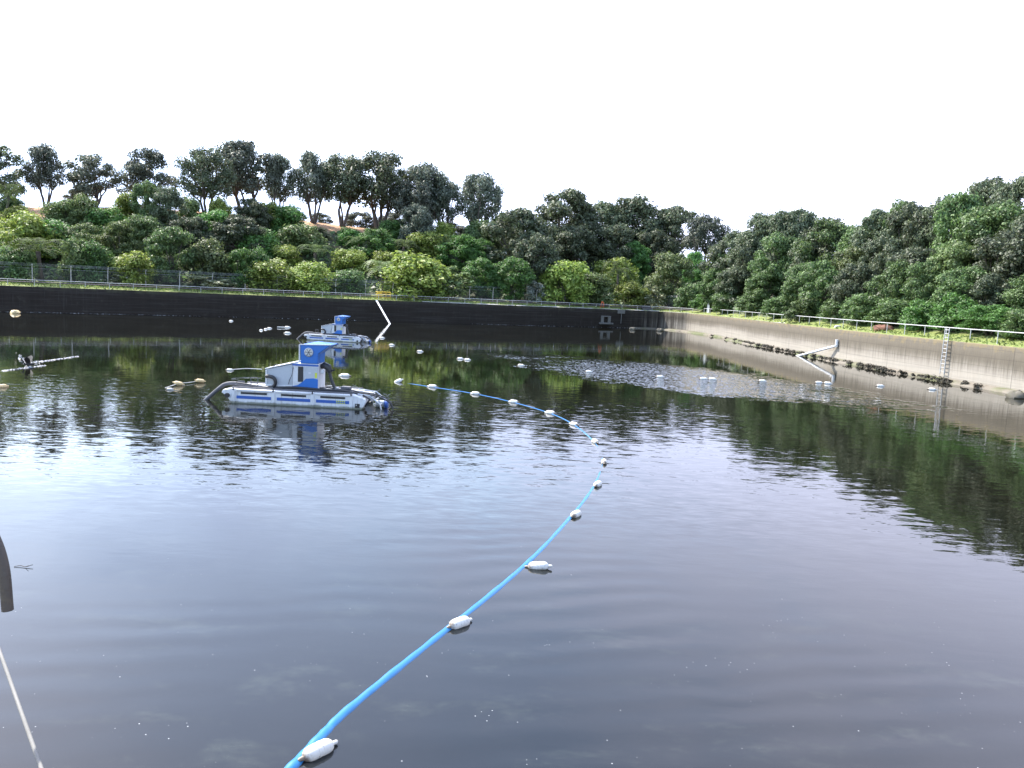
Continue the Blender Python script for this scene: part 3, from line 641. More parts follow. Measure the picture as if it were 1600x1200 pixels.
MIDR = [
 ('fern','fern',8,352,288,62),('shrub','yellow',42,405,330,84),('shrub','bright',92,404,338,84),('dense','olive',132,412,348,64),('dense','olive',190,412,345,74),('dense','mid',222,402,336,76),
 ('shrub','bright',170,372,322,60),('dense','dark',300,402,338,70),('dense','bright',335,392,328,80),('dense','dark',368,408,334,86),('shrub','bright',400,406,352,74),('shrub','yellow',442,418,382,66),
 ('fern','fern',490,424,382,84),('shrub','yellow',546,426,386,60),('shrub','olive',470,398,348,80),('dense','bright',585,408,356,74),('fern','fern',628,412,374,70),('shrub','yellow',665,404,360,70),('fern','fern',560,404,370,70),
 ('shrub','yellow',600,434,392,56),('dense','bright',715,424,366,78),('dense','bright',745,430,372,60),('shrub','olive',765,408,348,64),('dense','dark',808,440,324,122),('dense','dark',835,462,366,86),('dense','dark',900,430,352,90),
 ('dense','dark',955,432,350,84),('shrub','yellow',960,455,402,84),('dense','bright',990,440,376,56),('dense','dark',1020,436,360,70),('dense','bright',1085,445,392,50),('fern','fern',700,410,366,60)]
row(MIDR, 'half way up the far slope', 'plants half way up the far slope', 1100)
UPPER = [
 ('shrub','yellow',30,356,330,50),('shrub','olive',100,356,316,64),('shrub','yellow',200,352,308,50),('dense','mid',232,366,292,56),('dense','dark',268,374,300,62),('shrub','olive',130,362,312,54),
 ('shrub','yellow',345,362,316,50),('dense','dark',392,366,318,70),('shrub','bright',450,366,328,64),('dense','dark',492,384,362,50),('shrub','bright',545,386,364,44),
 ('shrub','bright',610,382,350,44),('dense','grey',648,394,328,58),('shrub','yellow',690,392,354,54),('shrub','olive',785,398,340,60),('shrub','yellow',420,360,322,50),('shrub','olive',300,358,316,50),('shrub','mid',15,340,312,50),('shrub','mid',745,398,352,54)]
row(UPPER, 'high on the far slope', 'plants high on the far slope', 1200)

# --- bush on the right-hand hillside: rows climbing from the rail
def railpx(x): return float(np.interp(x, [1090,1200,1300,1375,1487,1600,1800], [484,493,503,512,522,530,550]))
def canopy(x): return float(np.interp(x, [1100,1130,1170,1215,1250,1290,1330,1360,1420,1470,1520,1560,1600,1800], [380,366,344,320,318,332,338,314,311,296,279,272,270,262]))
rs = random.Random(42)
rowsR = [(.00,46,34,.30,['mid','bright','mid','mid'],'shrub'),(.13,50,60,.40,['mid','dark','mid'],'dense'),(.33,56,80,.42,['dark','mid','dark','dark','olive'],'dense'),(.56,62,92,.44,['dark','dark','mid','dark'],'dense'),(.78,58,96,.42,['dark','mid','dark'],'dense')]
wheres = ['in the front row behind the right railing','in the second row above the right railing','half way up the right slope','high on the right slope','along the skyline of the right slope']
for k, (fr, step, hp, wr, tones, kind) in enumerate(rowsR):
    it = []; x = 1108+k*9
    while x < 1680:
        sc = 1+(x-1100)/500*.55
        rp, cp = railpx(x), canopy(x)
        if k < 4:
            base = rp-2-(rp-cp-70*sc)*fr + rs.uniform(-4,4); top = max(cp+6, base-hp*sc*rs.uniform(.85,1.25))
        else:
            top = cp+rs.uniform(-3,9); base = top+92*sc
        if base-top > 24: it.append((kind if rs.random() < .85 else 'round', rs.choice(tones), x+rs.uniform(-8,8), base, top, step*sc*rs.uniform(1.0,1.4)))
        x += step*.78*sc
    row(it, wheres[k], 'bush on the right-hand slope', 1300+k*60)
# undergrowth that fills between the plants
C, Nm = [], []
for _ in range(16000):
    a = rnd.uniform(az_px(-80), az_px(1690)); rw = float(np.interp(a, AZ, RW)); rd = float(np.interp(a, raz, rr)); d = rnd.uniform(8.5 if a < az_px(1080) else 5.6, rd)
    if az_px(-60) < a < az_px(640) and d > rd-8: continue
    x, y = math.sin(a)*(rw+d), math.cos(a)*(rw+d); C.append((x, y, hterr(x, y)+rnd.uniform(0,.9)**1.5)); Nm.append((rnd.gauss(0,.6), rnd.gauss(0,.6)-.3, 1))
V, F = leafquads(np.array(C), np.array(Nm), .55); stuff_obj('undergrowth', V, F, LM['mid'], 'low leafy undergrowth covering the slopes between the shrubs', 'undergrowth')

# ------------------------------------------------------------------ railings and fence
def railing(name, sa, sb, step, off, hgt, r, label, second=None):
    root = empty(name, wp(sa, off, WT)); base = root.location.copy(); tag(root, label, 'railing')
    mb = MB(); mb.tube([tuple(wp(s, off, WT+hgt)-base) for s in np.arange(sa, sb, 1.4)], r, 8); mb.build('top_rail', M['rail'], root, True)
    if second:
        mb = MB(); mb.tube([tuple(wp(s, off+.25, WT+second[0])-base) for s in np.arange(sa, sb, 1.4)], second[1], 8); mb.build('lower_pipe', M['pipe'], root, True)
    s = sa; pm = MB().tube([(0,0,-.05),(0,0,hgt)], r*.85, 8).build('post', M['rail'], root, True)
    first = True
    while s < sb-.5:
        o = pm if first else pm.copy()
        if not first: COL.objects.link(o)
        first = False; o.location = wp(s, off, WT)-base; s += step
    return root
railing('railing', s_px(-120), s_px(1085), 2.75, .75, .82, .036, 'long pale pipe railing on the dark far wall with a dark pipe behind it', (.55, .06))
railing('railing', s_px(1095), min(S1+18, SA[-1]-1), 2.75, .6, 1.0, .036, 'white pipe railing along the top of the sunlit right wall')
fr = empty('security_fence', wp(s_px(-80), 5.2, WT)); tag(fr, 'wire security fence with angled white-topped posts behind the far railing', 'fence')
fb = fr.location.copy(); s = s_px(-80); first = True; arm = None; ends = []
pb_ = MB().tube([(0,0,-.1),(0,0,2.05)], .065, 7); nv = -Vector((*[float(q) for q in wp(10,1)-wp(10,0)][:2], 0))
fposts = []
while s < s_px(1078):
    n_ = (wp(s,1)-wp(s,0)).normalized(); rz_ = math.atan2(n_.y, n_.x)
    if first: pm = MB().tube([(0,0,-.1),(0,0,1.9),(.10,0,2.1),(.30,0,2.4)], .055, 7).build('post', M['post'], fr, True); o = pm
    else: o = pm.copy(); COL.objects.link(o)
    first = False; o.location = wp(s, 5.2, WT+.36)-fb; o.rotation_euler = (0,0,rz_+math.pi); fposts.append(s); s += 4.3
wm = MB()
for z in (.15, 1.9): wm.tube([tuple(wp(q, 5.2, WT+z+.36)-fb) for q in fposts], .009, 4)
for o_, z in ((-.1,2.2),(-.22,2.34),(-.33,2.48)): wm.tube([tuple(wp(q, 5.2+o_, WT+z+.36)-fb) for q in fposts], .009, 4)
wm.build('wire', M['steel'], fr)
t = NT('chain_mesh'); b1 = t.n('ShaderNodeBsdfPrincipled', {'Base Color': (.30,.31,.31,1), 'Roughness': .5}); tp = t.n('ShaderNodeBsdfTransparent')
M['mesh'] = t.done(t.n('ShaderNodeMixShader', {0: .06, 1: tp.outputs[0], 2: b1.outputs[0]}))
cm = MB()
for a_, b_ in zip(fposts[:-1], fposts[1:]):
    p0, p1 = wp(a_, 5.2, WT+.36)-fb, wp(b_, 5.2, WT+.36)-fb; n = len(cm.v)
    cm.v += [tuple(p0+Vector((0,0,.1))), tuple(p1+Vector((0,0,.1))), tuple(p1+Vector((0,0,1.95))), tuple(p0+Vector((0,0,1.95)))]; cm.f.append((n,n+1,n+2,n+3))
cm.build('chain_mesh', M['mesh'], fr)

# gate cabinet at the corner
def heading(s): n_ = (wp(s,1)-wp(s,0)); return math.atan2(n_.y, n_.x)-math.pi/2
g = empty('gate_panel', wp(s_px(1092), 1.6, WT), heading(s_px(1092))); tag(g, 'tall pale metal gate panel where the two railings meet at the corner', 'gate')
MB().box(-.45,.45,-.04,.04,.1,2.0).build('panel', M['grey'], g, bevel=.01)
for x in (-.5, .5): MB().tube([(x,0,-.05),(x,0,2.2)], .06, 8).build('post', M['post'], g, True)
MB().tube([(-.5,0,2.1),(-1.6,.3,1.2),(-2.0,.4,.0)], .03, 6).build('brace', M['steel'], g, True)
# yellow cage on the far wall
y = empty('yellow_barrier', wp(s_px(604), 1.9, WT+.12), heading(s_px(604))); tag(y, 'yellow tubular safety barrier standing on the far bank behind the slanting pole', 'barrier')
fm = MB()
for yy in (0, .9):
    for z in (.35, .75, 1.1): fm.bar((-1.0,yy,z), (1.0,yy,z), .05)
for x in (-1.0, 1.0):
    for z in (.75, 1.1): fm.bar((x,0,z), (x,.9,z), .06)
fm.build('frame', M['yellow'], y, True)
for x in (-1.0,-.33,.33,1.0): MB().bar((x,0,-.05),(x,0,1.1),.05).build('upright', M['yellow'], y, True)
MB().box(-.95,-.4,.05,.1,.4,1.1).build('panel', M['yellow'], y)
# orange lifebuoy frame
o = empty('orange_stand', wp(s_px(949), 1.5, WT), heading(s_px(949))); tag(o, 'small orange lifebuoy stand on the far bank above the pale intake', 'lifebuoy stand')
f_ = MB(); f_.bar((-.42,0,-.05),(-.12,0,1.25),.06); f_.bar((.42,0,-.05),(.12,0,1.25),.06); f_.bar((-.3,0,.45),(.3,0,.45),.05); f_.bar((-.14,0,1.22),(.14,0,1.22),.06); f_.build('frame', M['orange'], o, True)
rg = MB(); rg.tube([(.3*math.cos(q*math.pi/8), -.08, .78+.3*math.sin(q*math.pi/8)) for q in range(17)], .06, 8); rg.build('ring', M['orange'], o, True)
# dark valve box
o = empty('valve_box', wp(s_px(1015), 1.4, WT+.08), heading(s_px(1015))); tag(o, 'low dark grey box on the far bank near the corner', 'box')
MB().box(-.75,.75,-.4,.4,-.05,.75).build('body', M['dgrey'], o, bevel=.04); MB().box(-.82,.82,-.46,.46,.75,.83).build('lid', M['black'], o, bevel=.02)
# concrete intake step low on the wall and plate on the wall edge
o = empty('wall_intake', wp(s_px(947), -.02, .55), heading(s_px(947))); tag(o, 'pale concrete intake frame low on the dark far wall below the orange stand', 'intake')
MB().box(-1.35,1.35,-.55,0,0,.28).build('sill', M['stain'], o, bevel=.03); MB().box(-1.0,-.55,-.35,0,.28,1.25).build('pier', M['stain'], o, bevel=.03); MB().box(.45,.9,-.35,0,.28,1.25).build('pier', M['stain'], o, bevel=.03)
MB().box(-1.0,.9,-.4,0,1.25,1.42).build('lintel', M['stain'], o, bevel=.03)
o = empty('wall_plate', wp(s_px(971), -.02, WT-.65), heading(s_px(971))); tag(o, 'pale square plate fixed to the top edge of the dark wall', 'plate')
MB().box(-.8,.8,-.1,0,0,.7).build('plate', M['stain'], o, bevel=.02); MB().bar((0,-.12,-1.7),(0,-.12,.05),.06).build('gauge_rod', M['stain'], o, True)

# slanting poles
def pole(a, b, r, label, bend=None):
    o = empty('mooring_pole', a); tag(o, label, 'pole'); mb = MB(); a = Vector(a); b = Vector(b)
    mb.tube([(0,0,0), tuple(b-a)], r, 10, [r, r*.9]); mb.build('tube', M['white'], o, True)
    if bend: MB().tube([(0,0,-.15), (0,0,bend)], r*1.25, 10).build('upright', M['white'], o, True); MB().lathe([(-.08,r*1.7),(.08,r*1.7)], 12, 'z').build('collar', M['steel'], o, True)
    else: MB().lathe([(-.1,r*1.6),(.1,r*1.6)], 12, 'z').build('collar', M['steel'], o, True)
    return o
s = s_px(588); pole(wp(s, -.12, WT-.1), gp(612,511,-.4), .13, 'white pole slanting from the dark far wall down into the water')
s = s_px(1315); a_ = wp(s, -.14, 0); dd = depth(a_); dv = ray(1316,545); a_.z = 1.5
pole(a_, gp(1240,558,-.2), .12, 'white pole reaching out from the sunlit wall to the water', .62)
# ladder
s = s_px(1487.5); o = empty('wall_ladder', wp(s, -.17, .55), heading(s)); tag(o, 'steel rung ladder on the sunlit right wall reaching above the railing', 'ladder')
Hh = WT+1.0-.55
for x in (-.24, .24): MB().tube([(x,-.06,0),(x,-.02,Hh-1.0),(x,.0,Hh)], .04, 8).build('stile', M['dsteel'], o, True)
first = True
for i in range(12):
    z = .2+i*.29; yy = -.06+.05*min(1, z/(Hh-1.0))
    if first: rg = MB().bar((-.24,0,0),(.24,0,0),.026).build('rung', M['dsteel'], o, True); q = rg
    else: q = rg.copy(); COL.objects.link(q)
    first = False; q.location = (0, yy, z)
for z in (1.2, 2.4):
    for x in (-.24, .24): MB().bar((x,-.05,z),(x,.17,z),.02).build('bracket', M['dsteel'], o, True)
# low rock / stump lumps near the right railing and at the water's edge
def lump(name, p, r, label, cat, mat, seed, sq=.6):
    rs = np.random.RandomState(seed); mb = MB(); n, m_ = 14, 8; vs = []
    for i in range(m_+1):
        for k in range(n):
            th = math.pi*i/m_; ph = 2*math.pi*k/n; rr_ = r*(1+.22*math.sin(3*ph+seed)*math.sin(2*th)+.12*rs.uniform(-1,1)); vs.append((rr_*math.sin(th)*math.cos(ph)*1.25, rr_*math.sin(th)*math.sin(ph), rr_*math.cos(th)*sq))
    mb.add(vs, [(i*n+k, i*n+(k+1)%n, (i+1)*n+(k+1)%n, (i+1)*n+k) for i in range(m_) for k in range(n)])
    o = mb.build(name, mat, None, True, loc=p); tag(o, label, cat); return o
lump('rock', gp(988,514.5,.1), .42, 'round mossy rock in the water at the left end of the muddy ledge', 'rock', M['rock'], 3, .8)
lump('rock', gp(1031,516.5,.1), .42, 'mossy rock at the water line near the wall corner', 'rock', M['rock'], 4, .8)
lump('rock', gp(24,488.5,.1), .42, 'lone yellowish rock at the foot of the dark wall on the far left', 'rock', M['oldfloat'], 5, .7)
lump('rock', gp(1588,620,.08), .48, 'dark weedy rock at the right end of the muddy ledge', 'rock', M['rock'], 6, .8)
lump('dry_bush', wp(s_px(1357), 1.6, WT+.35), .75, 'low reddish-brown dry clump behind the right railing', 'dry clump', paint('dry_stems', (.22,.10,.06), .9, dirt=.6, scale=6, bumpd=.1), 7, .55)
lump('rock', wp(s_px(1298), .9, WT+.15), .28, 'small white stone on the grass behind the right railing', 'rock', M['white'], 8, .7)

# ------------------------------------------------------------------ dredge boats
def curve(pts, n=10):
    P = [Vector(p) for p in pts]; P = [P[0]*2-P[1]]+P+[P[-1]*2-P[-2]]; out = []
    for i in range(1, len(P)-2):
        for k in range(n):
            q = k/n; out.append(tuple(.5*((2*P[i])+(P[i+1]-P[i-1])*q+(2*P[i-1]-5*P[i]+4*P[i+1]-P[i+2])*q*q+(3*P[i]-P[i-1]-3*P[i+1]+P[i+2])*q**3)))
    return out+[tuple(P[-2])]
def make_dredge():
    root = empty('dredge_boat', (0,0,0))
    for yk, nearside in ((0, True), (1.55, False)):
        pm = MB().prism([(.02,-.25),(5.12,-.25),(5.45,-.05),(5.62,.30),(5.60,.44),(5.1,.60),(-.02,.62),(-.42,.56),(-.50,.42),(-.28,.28),(-.12,.05)], yk, yk+.55)
        po = pm.build('pontoon', M['hull'], root, True, .03)
        f = -.012 if nearside else .562
        for x0, x1 in ((.15,1.62),(1.86,3.28),(3.52,4.93)):
            y0, y1 = (yk-.012, yk-.002) if nearside else (yk+.552, yk+.562)
            MB().box(x0,x1,y0,y1,.20,.33).build('stripe', M['stripe'], po, bevel=.003)
            MB().box(x0+.18,x1-.18,y0,y1,.40,.49).build('slot', M['black'], po, bevel=.003)
            ya, yb = (yk-.05, yk+.0) if nearside else (yk+.55, yk+.60)
            MB().box(x0-.03,x1+.06,ya,yb,.535,.60).build('rim', M['white'], po, bevel=.012)
        for x in (0.0,1.69,3.35,4.98):
            ya, yb = (yk-.035, yk-.0) if nearside else (yk+.55, yk+.585)
            MB().box(x-.05,x+.09,ya,yb,-.12,.53).build('strap', M['hull'], po, bevel=.012)
            ye = yk-.06 if nearside else yk+.58
            MB().tube([(x+.02,ye+.02,.55),(x+.02,ye+.02,.68)], .028, 8).build('cleat', M['black'], po, True)
        if nearside:
            lt = MB()
            for k in range(5):
                lt.box(4.38+k*.08,4.43+k*.08,-.020,-.013,.275,.325); lt.box(4.38+k*.08,4.44+k*.08,-.020,-.013,.21,.24)
            lt.build('lettering', M['lime'], po)
            MB().lathe([(-.09,.10),(.0,.10)], 12, 'y', (-.23,-.005,.32)).build('eye_ring', M['black'], po, True)
            MB().box(5.17,5.37,-.03,.0,.06,.24).build('tag_plate', M['black'], po, bevel=.01)
            MB().box(5.21,5.25,-.036,-.031,.16,.20).build('tag_mark', M['white'], po)
    MB().box(-.15,5.15,.56,1.54,.42,.50).build('deck', M['dgrey'], root, bevel=.01)
    dr = MB()
    for y_ in (.15, 1.95): dr.bar((-.1,y_,.66),(5.05,y_,.64),.03)
    dr.build('deck_rail', M['dgrey'], root, True)
    # dark raised walkway strip
    MB().box(.45,4.95,.42,.60,.60,.70).build('coaming', M['dgrey'], root, bevel=.015)
    # engine housing, wedge shaped
    hs = MB().prism([(1.22,.72),(2.36,.72),(2.36,1.72),(1.22,1.44)], .50, 1.60).build('housing', M['grey'], root, False, .025)
    MB().prism([(1.18,1.445),(2.52,1.79),(2.52,1.83),(1.18,1.485)], .46, 1.64).build('housing_lid', M['white'], hs, False, .01)
    MB().box(1.20,1.27,.47,.5,.74,1.42).build('corner_post', M['white'], hs, bevel=.01)
    MB().tube([(1.42,.7,1.52),(1.60,.7,1.66)], .025, 6).build('latch', M['black'], hs, True)
    MB().box(1.25,2.36,.48,.5,.70,.80).build('skirt', M['white'], hs, bevel=.008)
    cb = MB().box(2.365,3.46,.48,1.62,.66,1.77).build('cabinet', M['white'], root, bevel=.02)
    MB().box(2.36,3.47,.462,.478,1.66,1.74).build('trim', M['stripe'], cb, bevel=.003)
    MB().box(2.60,2.82,.455,.478,.98,1.63).build('opening', M['black'], cb, bevel=.005)
    MB().box(2.845,3.445,.450,.478,1.06,1.64).build('control_panel', M['grey'], cb, bevel=.01)
    MB().box(3.05,3.16,.442,.449,1.36,1.40).build('badge', M['white'], cb)
    MB().box(3.33,3.42,.440,.449,1.18,1.40).build('warning_sticker', M['lime'], cb)
    MB().prism([(2.36,.66),(3.465,.66),(3.465,1.12),(3.25,1.16),(2.95,1.13),(2.82,1.0),(2.6,.84),(2.36,.78)], .440,.449).build('wave_panel', M['blue'], cb)
    MB().tube(curve([(2.40,.455,1.62),(2.36,.43,1.3),(2.26,.43,1.05),(2.20,.44,.85)]), .012, 6).build('cable', M['black'], cb, True)
    # blue discharge hood: tall body and a pointed spout to the right
    hd = MB()
    body = [(2.70,1.775),(3.42,1.775),(3.44,2.20),(3.98,2.60),(2.68,2.56)]
    inset = [(2.80,1.775),(3.36,1.775),(3.38,2.24),(3.86,2.66),(3.30,2.78),(2.76,2.66)]
    vs = [(x,.46,z) for x,z in body]+[(x,1.62,z) for x,z in body]
    # ridge point makes the shallow peaked top
    vs += [(3.30,1.04,2.70)]
    fs = [(0,1,2,3,4),(9,8,7,6,5),(1,0,5,6),(2,1,6,7),(3,2,7,8),(0,4,9,5),(4,3,10),(3,8,10),(8,9,10),(9,4,10)]
    hd.add(vs, fs); ho = hd.build('hood', M['blue'], root, False, .02)
    MB().tube([(2.66,.45,1.80),(2.65,.45,2.56)], .03, 6).build('edge_strip', M['white'], ho, True)
    MB().tube([(2.66,.45,2.57),(3.98,.45,2.61)], .022, 6).build('top_lip', M['white'], ho, True)
    ph = MB().lathe([(0,.19),(-.04,.19),(-.05,.165),(-.03,.15)], 24, 'y', (3.05,.455,2.26)).build('porthole', M['steel'], ho, True)
    fb_ = MB()
    for k in range(6): fb_.bar((3.05,.415,2.26),(3.05+.15*math.cos(k*math.pi/3),.415,2.26+.15*math.sin(k*math.pi/3)),.012)
    fb_.build('spokes', M['dgrey'], ph)
    # black hydraulic arm behind the cabinet
    am = MB(); am.tube([(3.47,.9,1.62),(3.62,.85,1.70),(3.80,.8,1.62),(3.9,.8,1.4)], .12, 10, [.10,.15,.16,.10]); am.tube([(3.82,.8,1.52),(3.95,.78,1.1),(4.12,.75,.72)], .07, 8); am.tube([(3.78,.8,1.48),(4.10,.7,1.53)], .035, 6)
    am.build('hydraulic_arm', M['black'], root, True); MB().box(3.50,3.66,.66,.70,1.36,1.52).build('junction_box', M['white'], root, bevel=.01)
    MB().prism([(3.95,.62),(4.35,.62),(4.22,.78),(4.08,.76)], .5,.95).build('arm_foot', M['white'], root, False, .01)
    # hoses
    MB().tube(curve([(-1.62,.55,-.25),(-1.38,.52,-.02),(-.72,.5,.58),(-.42,.48,.74),(-.02,.46,.78)]), .085, 10).build('suction_pipe', M['dgrey'], root, True)
    MB().tube(curve([(-.06,.46,.78),(.35,.45,.74),(1.0,.43,.66),(1.5,.40,.70),(1.66,.38,.86),(1.62,.36,1.08),(1.40,.40,1.16),(1.24,.47,1.14)]), .075, 10).build('deck_hose', M['black'], root, True)
    for z, o_ in ((.70,.30),(.66,.22)): MB().tube(curve([(.0,o_,z+.08),(.5,o_-.03,z+.02),(1.0,o_+.02,z),(1.6,o_,z-.01)]), .022, 6).build('cable', M['dgrey'], root, True)
    MB().tube(curve([(4.9,.5,.66),(5.5,.4,.62),(6.1,.35,.52),(6.58,.3,.30),(6.72,.25,.02),(6.5,.2,-.15)]), .032, 8).build('trailing_hose', M['black'], root, True)
    MB().tube(curve([(4.8,.7,.62),(5.6,.8,.60),(6.3,.7,.45),(6.62,.5,.16),(6.4,.45,-.1)]), .028, 8).build('trailing_hose', M['black'], root, True)
    MB().tube(curve([(1.7,.33,.70),(2.6,.36,.74),(3.6,.34,.71),(4.6,.38,.70),(5.2,.35,.60)]), .05, 8).build('deck_hose', M['black'], root, True)
    MB().tube(curve([(3.5,.62,.74),(3.9,.5,.78),(4.4,.56,.74),(4.9,.7,.70),(5.4,.62,.58)]), .03, 6).build('cable', M['black'], root, True)
    tb = MB().box(4.35,4.75,.75,1.15,.50,.82); tb.build('tool_box', M['dgrey'], root, bevel=.02)
    lad = MB()
    for x in (.55,.85): lad.bar((x,.56,.52),(x,.56,1.05),.018)
    lad.bar((.55,.56,1.05),(.85,.56,1.05),.018); lad.bar((.55,.56,.8),(.85,.56,.8),.015); lad.build('grab_rail', M['dgrey'], root, True)
    # stern frame
    sf = MB()
    for y_ in (.35, 1.75): sf.tube([(4.9,y_,.62),(5.7,y_,.55),(6.15,y_,.20),(6.25,y_,-.15)], .035, 8)
    for x, z in ((5.65,.55),(5.95,.38),(6.15,.18)): sf.bar((x,.35,z),(x,1.75,z),.03)
    sf.build('stern_frame', M['steel'], root, True)
    pr = MB().tube([(5.55,.2,.10),(5.75,.2,.42),(5.45,.2,.58)], .05, 8); pr.tube([(5.5,.3,.2),(5.85,.3,.3)], .04, 8); pr.build('stern_linkage', M['black'], root, True)
    mt = MB().lathe([(-.2,.10),(-.17,.15),(.17,.15),(.2,.10)], 14, 'x', (6.05,.9,.16)); mt.build('motor', M['grey'], root, True)
    MB().lathe([(-.06,.17),(.06,.17)], 14, 'x', (6.33,.9,.14)).build('motor_collar', M['stripe'], root, True)
    wn = MB().lathe([(-.25,.09),(.25,.09)], 12, 'y', (-.1,.9,.66)); wn.box(-.25,.05,.60,.66,.5,.8); wn.box(-.25,.05,1.14,1.20,.5,.8); wn.build('winch', M['dgrey'], root, True)
    return root
d1_ = make_dredge(); pA = gp(364, 629.5); d1_.location = (pA.x, pA.y, 0)
sx_ = (gp(551.5,640)-pA).length/5.12; d1_.scale = (sx_,)*3; d1_.rotation_euler = (0,0,R(-1.5))
tag(d1_, 'nearer white and blue dredge boat with a tall pointed blue hood', 'dredge boat', 'dredge boats')
d2_ = copy_tree(d1_); pB = gp(481.5, 531); d2_.location = (pB.x, pB.y, 0); d2_.rotation_euler = (0,0,R(-7)); s2 = (gp(560,534)-pB).length/5.12; d2_.scale = (s2,)*3
tag(d2_, 'farther dredge boat with a blue hood, close to the dark wall', 'dredge boat', 'dredge boats')
print('boats', sx_, s2, 'wall', S0, S1, SCOR, SA[-1])

# ------------------------------------------------------------------ floats and boom lines
def make_float():
    root = empty('float', (0,0,0)); L_, r = .19, .085
    prof = [(-L_+.01,.028),(-L_+.03,.055),(-L_+.06,.076),(-L_+.10,r),(L_-.10,r),(L_-.06,.076),(L_-.03,.055),(L_-.01,.028)]
    MB().lathe(prof, 18, 'x').build('body', M['float'], root, True)
    for s_ in (-1, 1):
        e = MB(); e.lathe([(-.04,.026),(.03,.022),(.045,.010)] if s_ > 0 else [(-.045,.010),(-.03,.022),(.04,.026)], 10, 'x', (s_*(L_+.01),0,0)); e.build('end_eye', M['float'], root, True)
    sm = MB()
    for k in (-.03,.03): sm.lathe([(k-.006,r+.0005),(k,r+.004),(k+.006,r+.0005)], 18, 'x')
    sm.build('seam', M['float'], root, True)
    return root
proto = make_float(); used = [False]
def put_float(x, y, size=1.0, rz=0.0, tilt=0.0, label='', group='', mat=None, z=.03):
    o = proto if not used[0] else copy_tree(proto); used[0] = True
    p = gp(x, y, z); o.location = p; o.rotation_euler = (0, tilt, rz); o.scale = (size,)*3
    tag(o, label, 'float', group)
    if mat:
        for c_ in o.children:
            c_.material_slots[0].link = 'OBJECT'; c_.material_slots[0].material = mat
    return o
gB = 'floats strung along the blue boom'
for (x, y, sz, rz, tl, lb) in [
 (497,1173,1.08,50,0,'large white float nearest the viewer, lying on the blue boom at the bottom edge'),
 (718,974,1.08,46,0,'brown-ended white float second along the blue boom from the bottom edge'),
 (841,885,1.10,-4,-6,'white float turned sideways beside the blue boom'),
 (900,804,1.08,60,0,'white float on the boom next above the sideways float'),
 (934,757,1.08,66,0,'white float on the boom at the start of its bend, below two others'),
 (944,722,1.08,84,0,'white float at the outermost point of the boom bend'),
 (930,690,1.06,110,0,'white float just past the outermost point of the boom bend'),
 (897,663,1.1,135,0,'white float where the boom meets the edge of the dark tree reflection'),
 (860,645,1.2,150,0,'white float on the thin blue line first inside the dark reflection'),
 (803,628,1.2,160,0,'white float on the thin blue line second inside the dark reflection'),
 (743,615,1.2,165,0,'white float in the middle of the thin blue line right of the nearer boat'),
 (676,604,1.3,170,0,'white float on the blue line second from the nearer boat end'),
 (622,596,1.3,20,-25,'tilted white float just right of the black hose loop of the nearer boat'),
 (539,587,1.5,175,0,'cream float behind the stern of the nearer boat')]:
    put_float(x, y, sz, R(rz), R(tl), lb, gB, M['oldfloat'] if x == 539 and 0 else None)
gL = 'yellowed floats left of the nearer boat'
put_float(279,599,1.15,R(10),R(12),'orange-yellow float left of the nearer boat by the suction pipe end',gL,M['oldfloat'],.1)
put_float(313,595,1.1,R(30),R(8),'orange-yellow float close to the suction pipe of the nearer boat',gL,M['oldfloat'],.1)
put_float(265,608,.7,R(20),0,'tiny pale float farthest left of the nearer boat',gL)
put_float(359,578,.95,R(5),0,'small white float on the thin white line behind the nearer boat',gL)
put_float(3,604,1.2,R(60),0,'small yellowed float at the left edge of the picture',gL,M['oldfloat'])
gF = 'white floats of the far line'
FAR = [(612,539,'first'),(656,549,'second'),(719,560.5,'third'),(730,562,'fourth'),(814,571,'fifth'),(920,581,'sixth'),(1031,589,'seventh'),(1099,592,'eighth'),(1113,592.5,'ninth'),(1191,595.5,'tenth'),(1279,598,'eleventh'),(1293,599,'twelfth'),(1375,603,'thirteenth'),(1456,608.5,'last')]
for i, (x, y, nm) in enumerate(FAR):
    put_float(x, y, 1.3 if x > 1000 else 1.2, R(-8+rnd.uniform(-12,12)), 0, '%s white float from the left on the far line sweeping to the right wall' % nm, gF)
gS = 'floats around the farther boat'
for (x, y, lb) in [(408,516,'leftmost of three tiny white floats left of the farther boat'),(415,514.5,'middle one of three tiny white floats left of the farther boat'),(421,513,'right one of three tiny white floats left of the farther boat'),
 (449,511.5,'white float above the bent pipe end of the farther boat'),(449,520.5,'white float at the pipe end of the farther boat'),(597,528,'small white float in the pole reflection right of the farther boat'),(361,501.5,'tiny pale float near the wall, left of the farther boat')]:
    put_float(x, y, 1.6 if x in (449,) else 1.25, R(rnd.uniform(-40,40)), 0, lb, gS)
def line(name, pts, r, mat, label, cat, z=.0, sag=0, flat=1.0):
    P = curve([tuple(gp(x, y, z)) for x, y in pts], 12); mb = MB(); mb.tube(P, r, 10)
    o = mb.build(name, mat, None, True); tag(o, label, cat); return o
bl_ = [(420,1232),(458,1196),(500,1152),(540,1112),(620,1046),(700,982),(775,922),(838,866),(888,812),(920,772),(936,742),(941,716),(928,690),(897,664),(860,646),(803,629),(743,615.5),(676,605),(622,597),(539,588),(500,586)]
P = curve([tuple(gp(x, y, .0)) for x, y in bl_], 12)
ib = min(range(len(P)), key=lambda k: (Vector(P[k])-gp(928,690)).length)
rads, zz = [], []
for k, p in enumerate(P):
    d_ = depth(p)
    if k <= ib: rads.append((.084+.006*math.sin(k*.9)*math.sin(k*.37))-.018*min(1, max(0, (d_-9)/14))); zz.append(-.048-.018*min(1, max(0, (d_-14)/12)))
    else:
        q_ = min(1, (k-ib)/10); rads.append(.066-.040*q_); zz.append(-.056+.050*q_-(.06*min(1, max(0, k-ib-66)/10)))
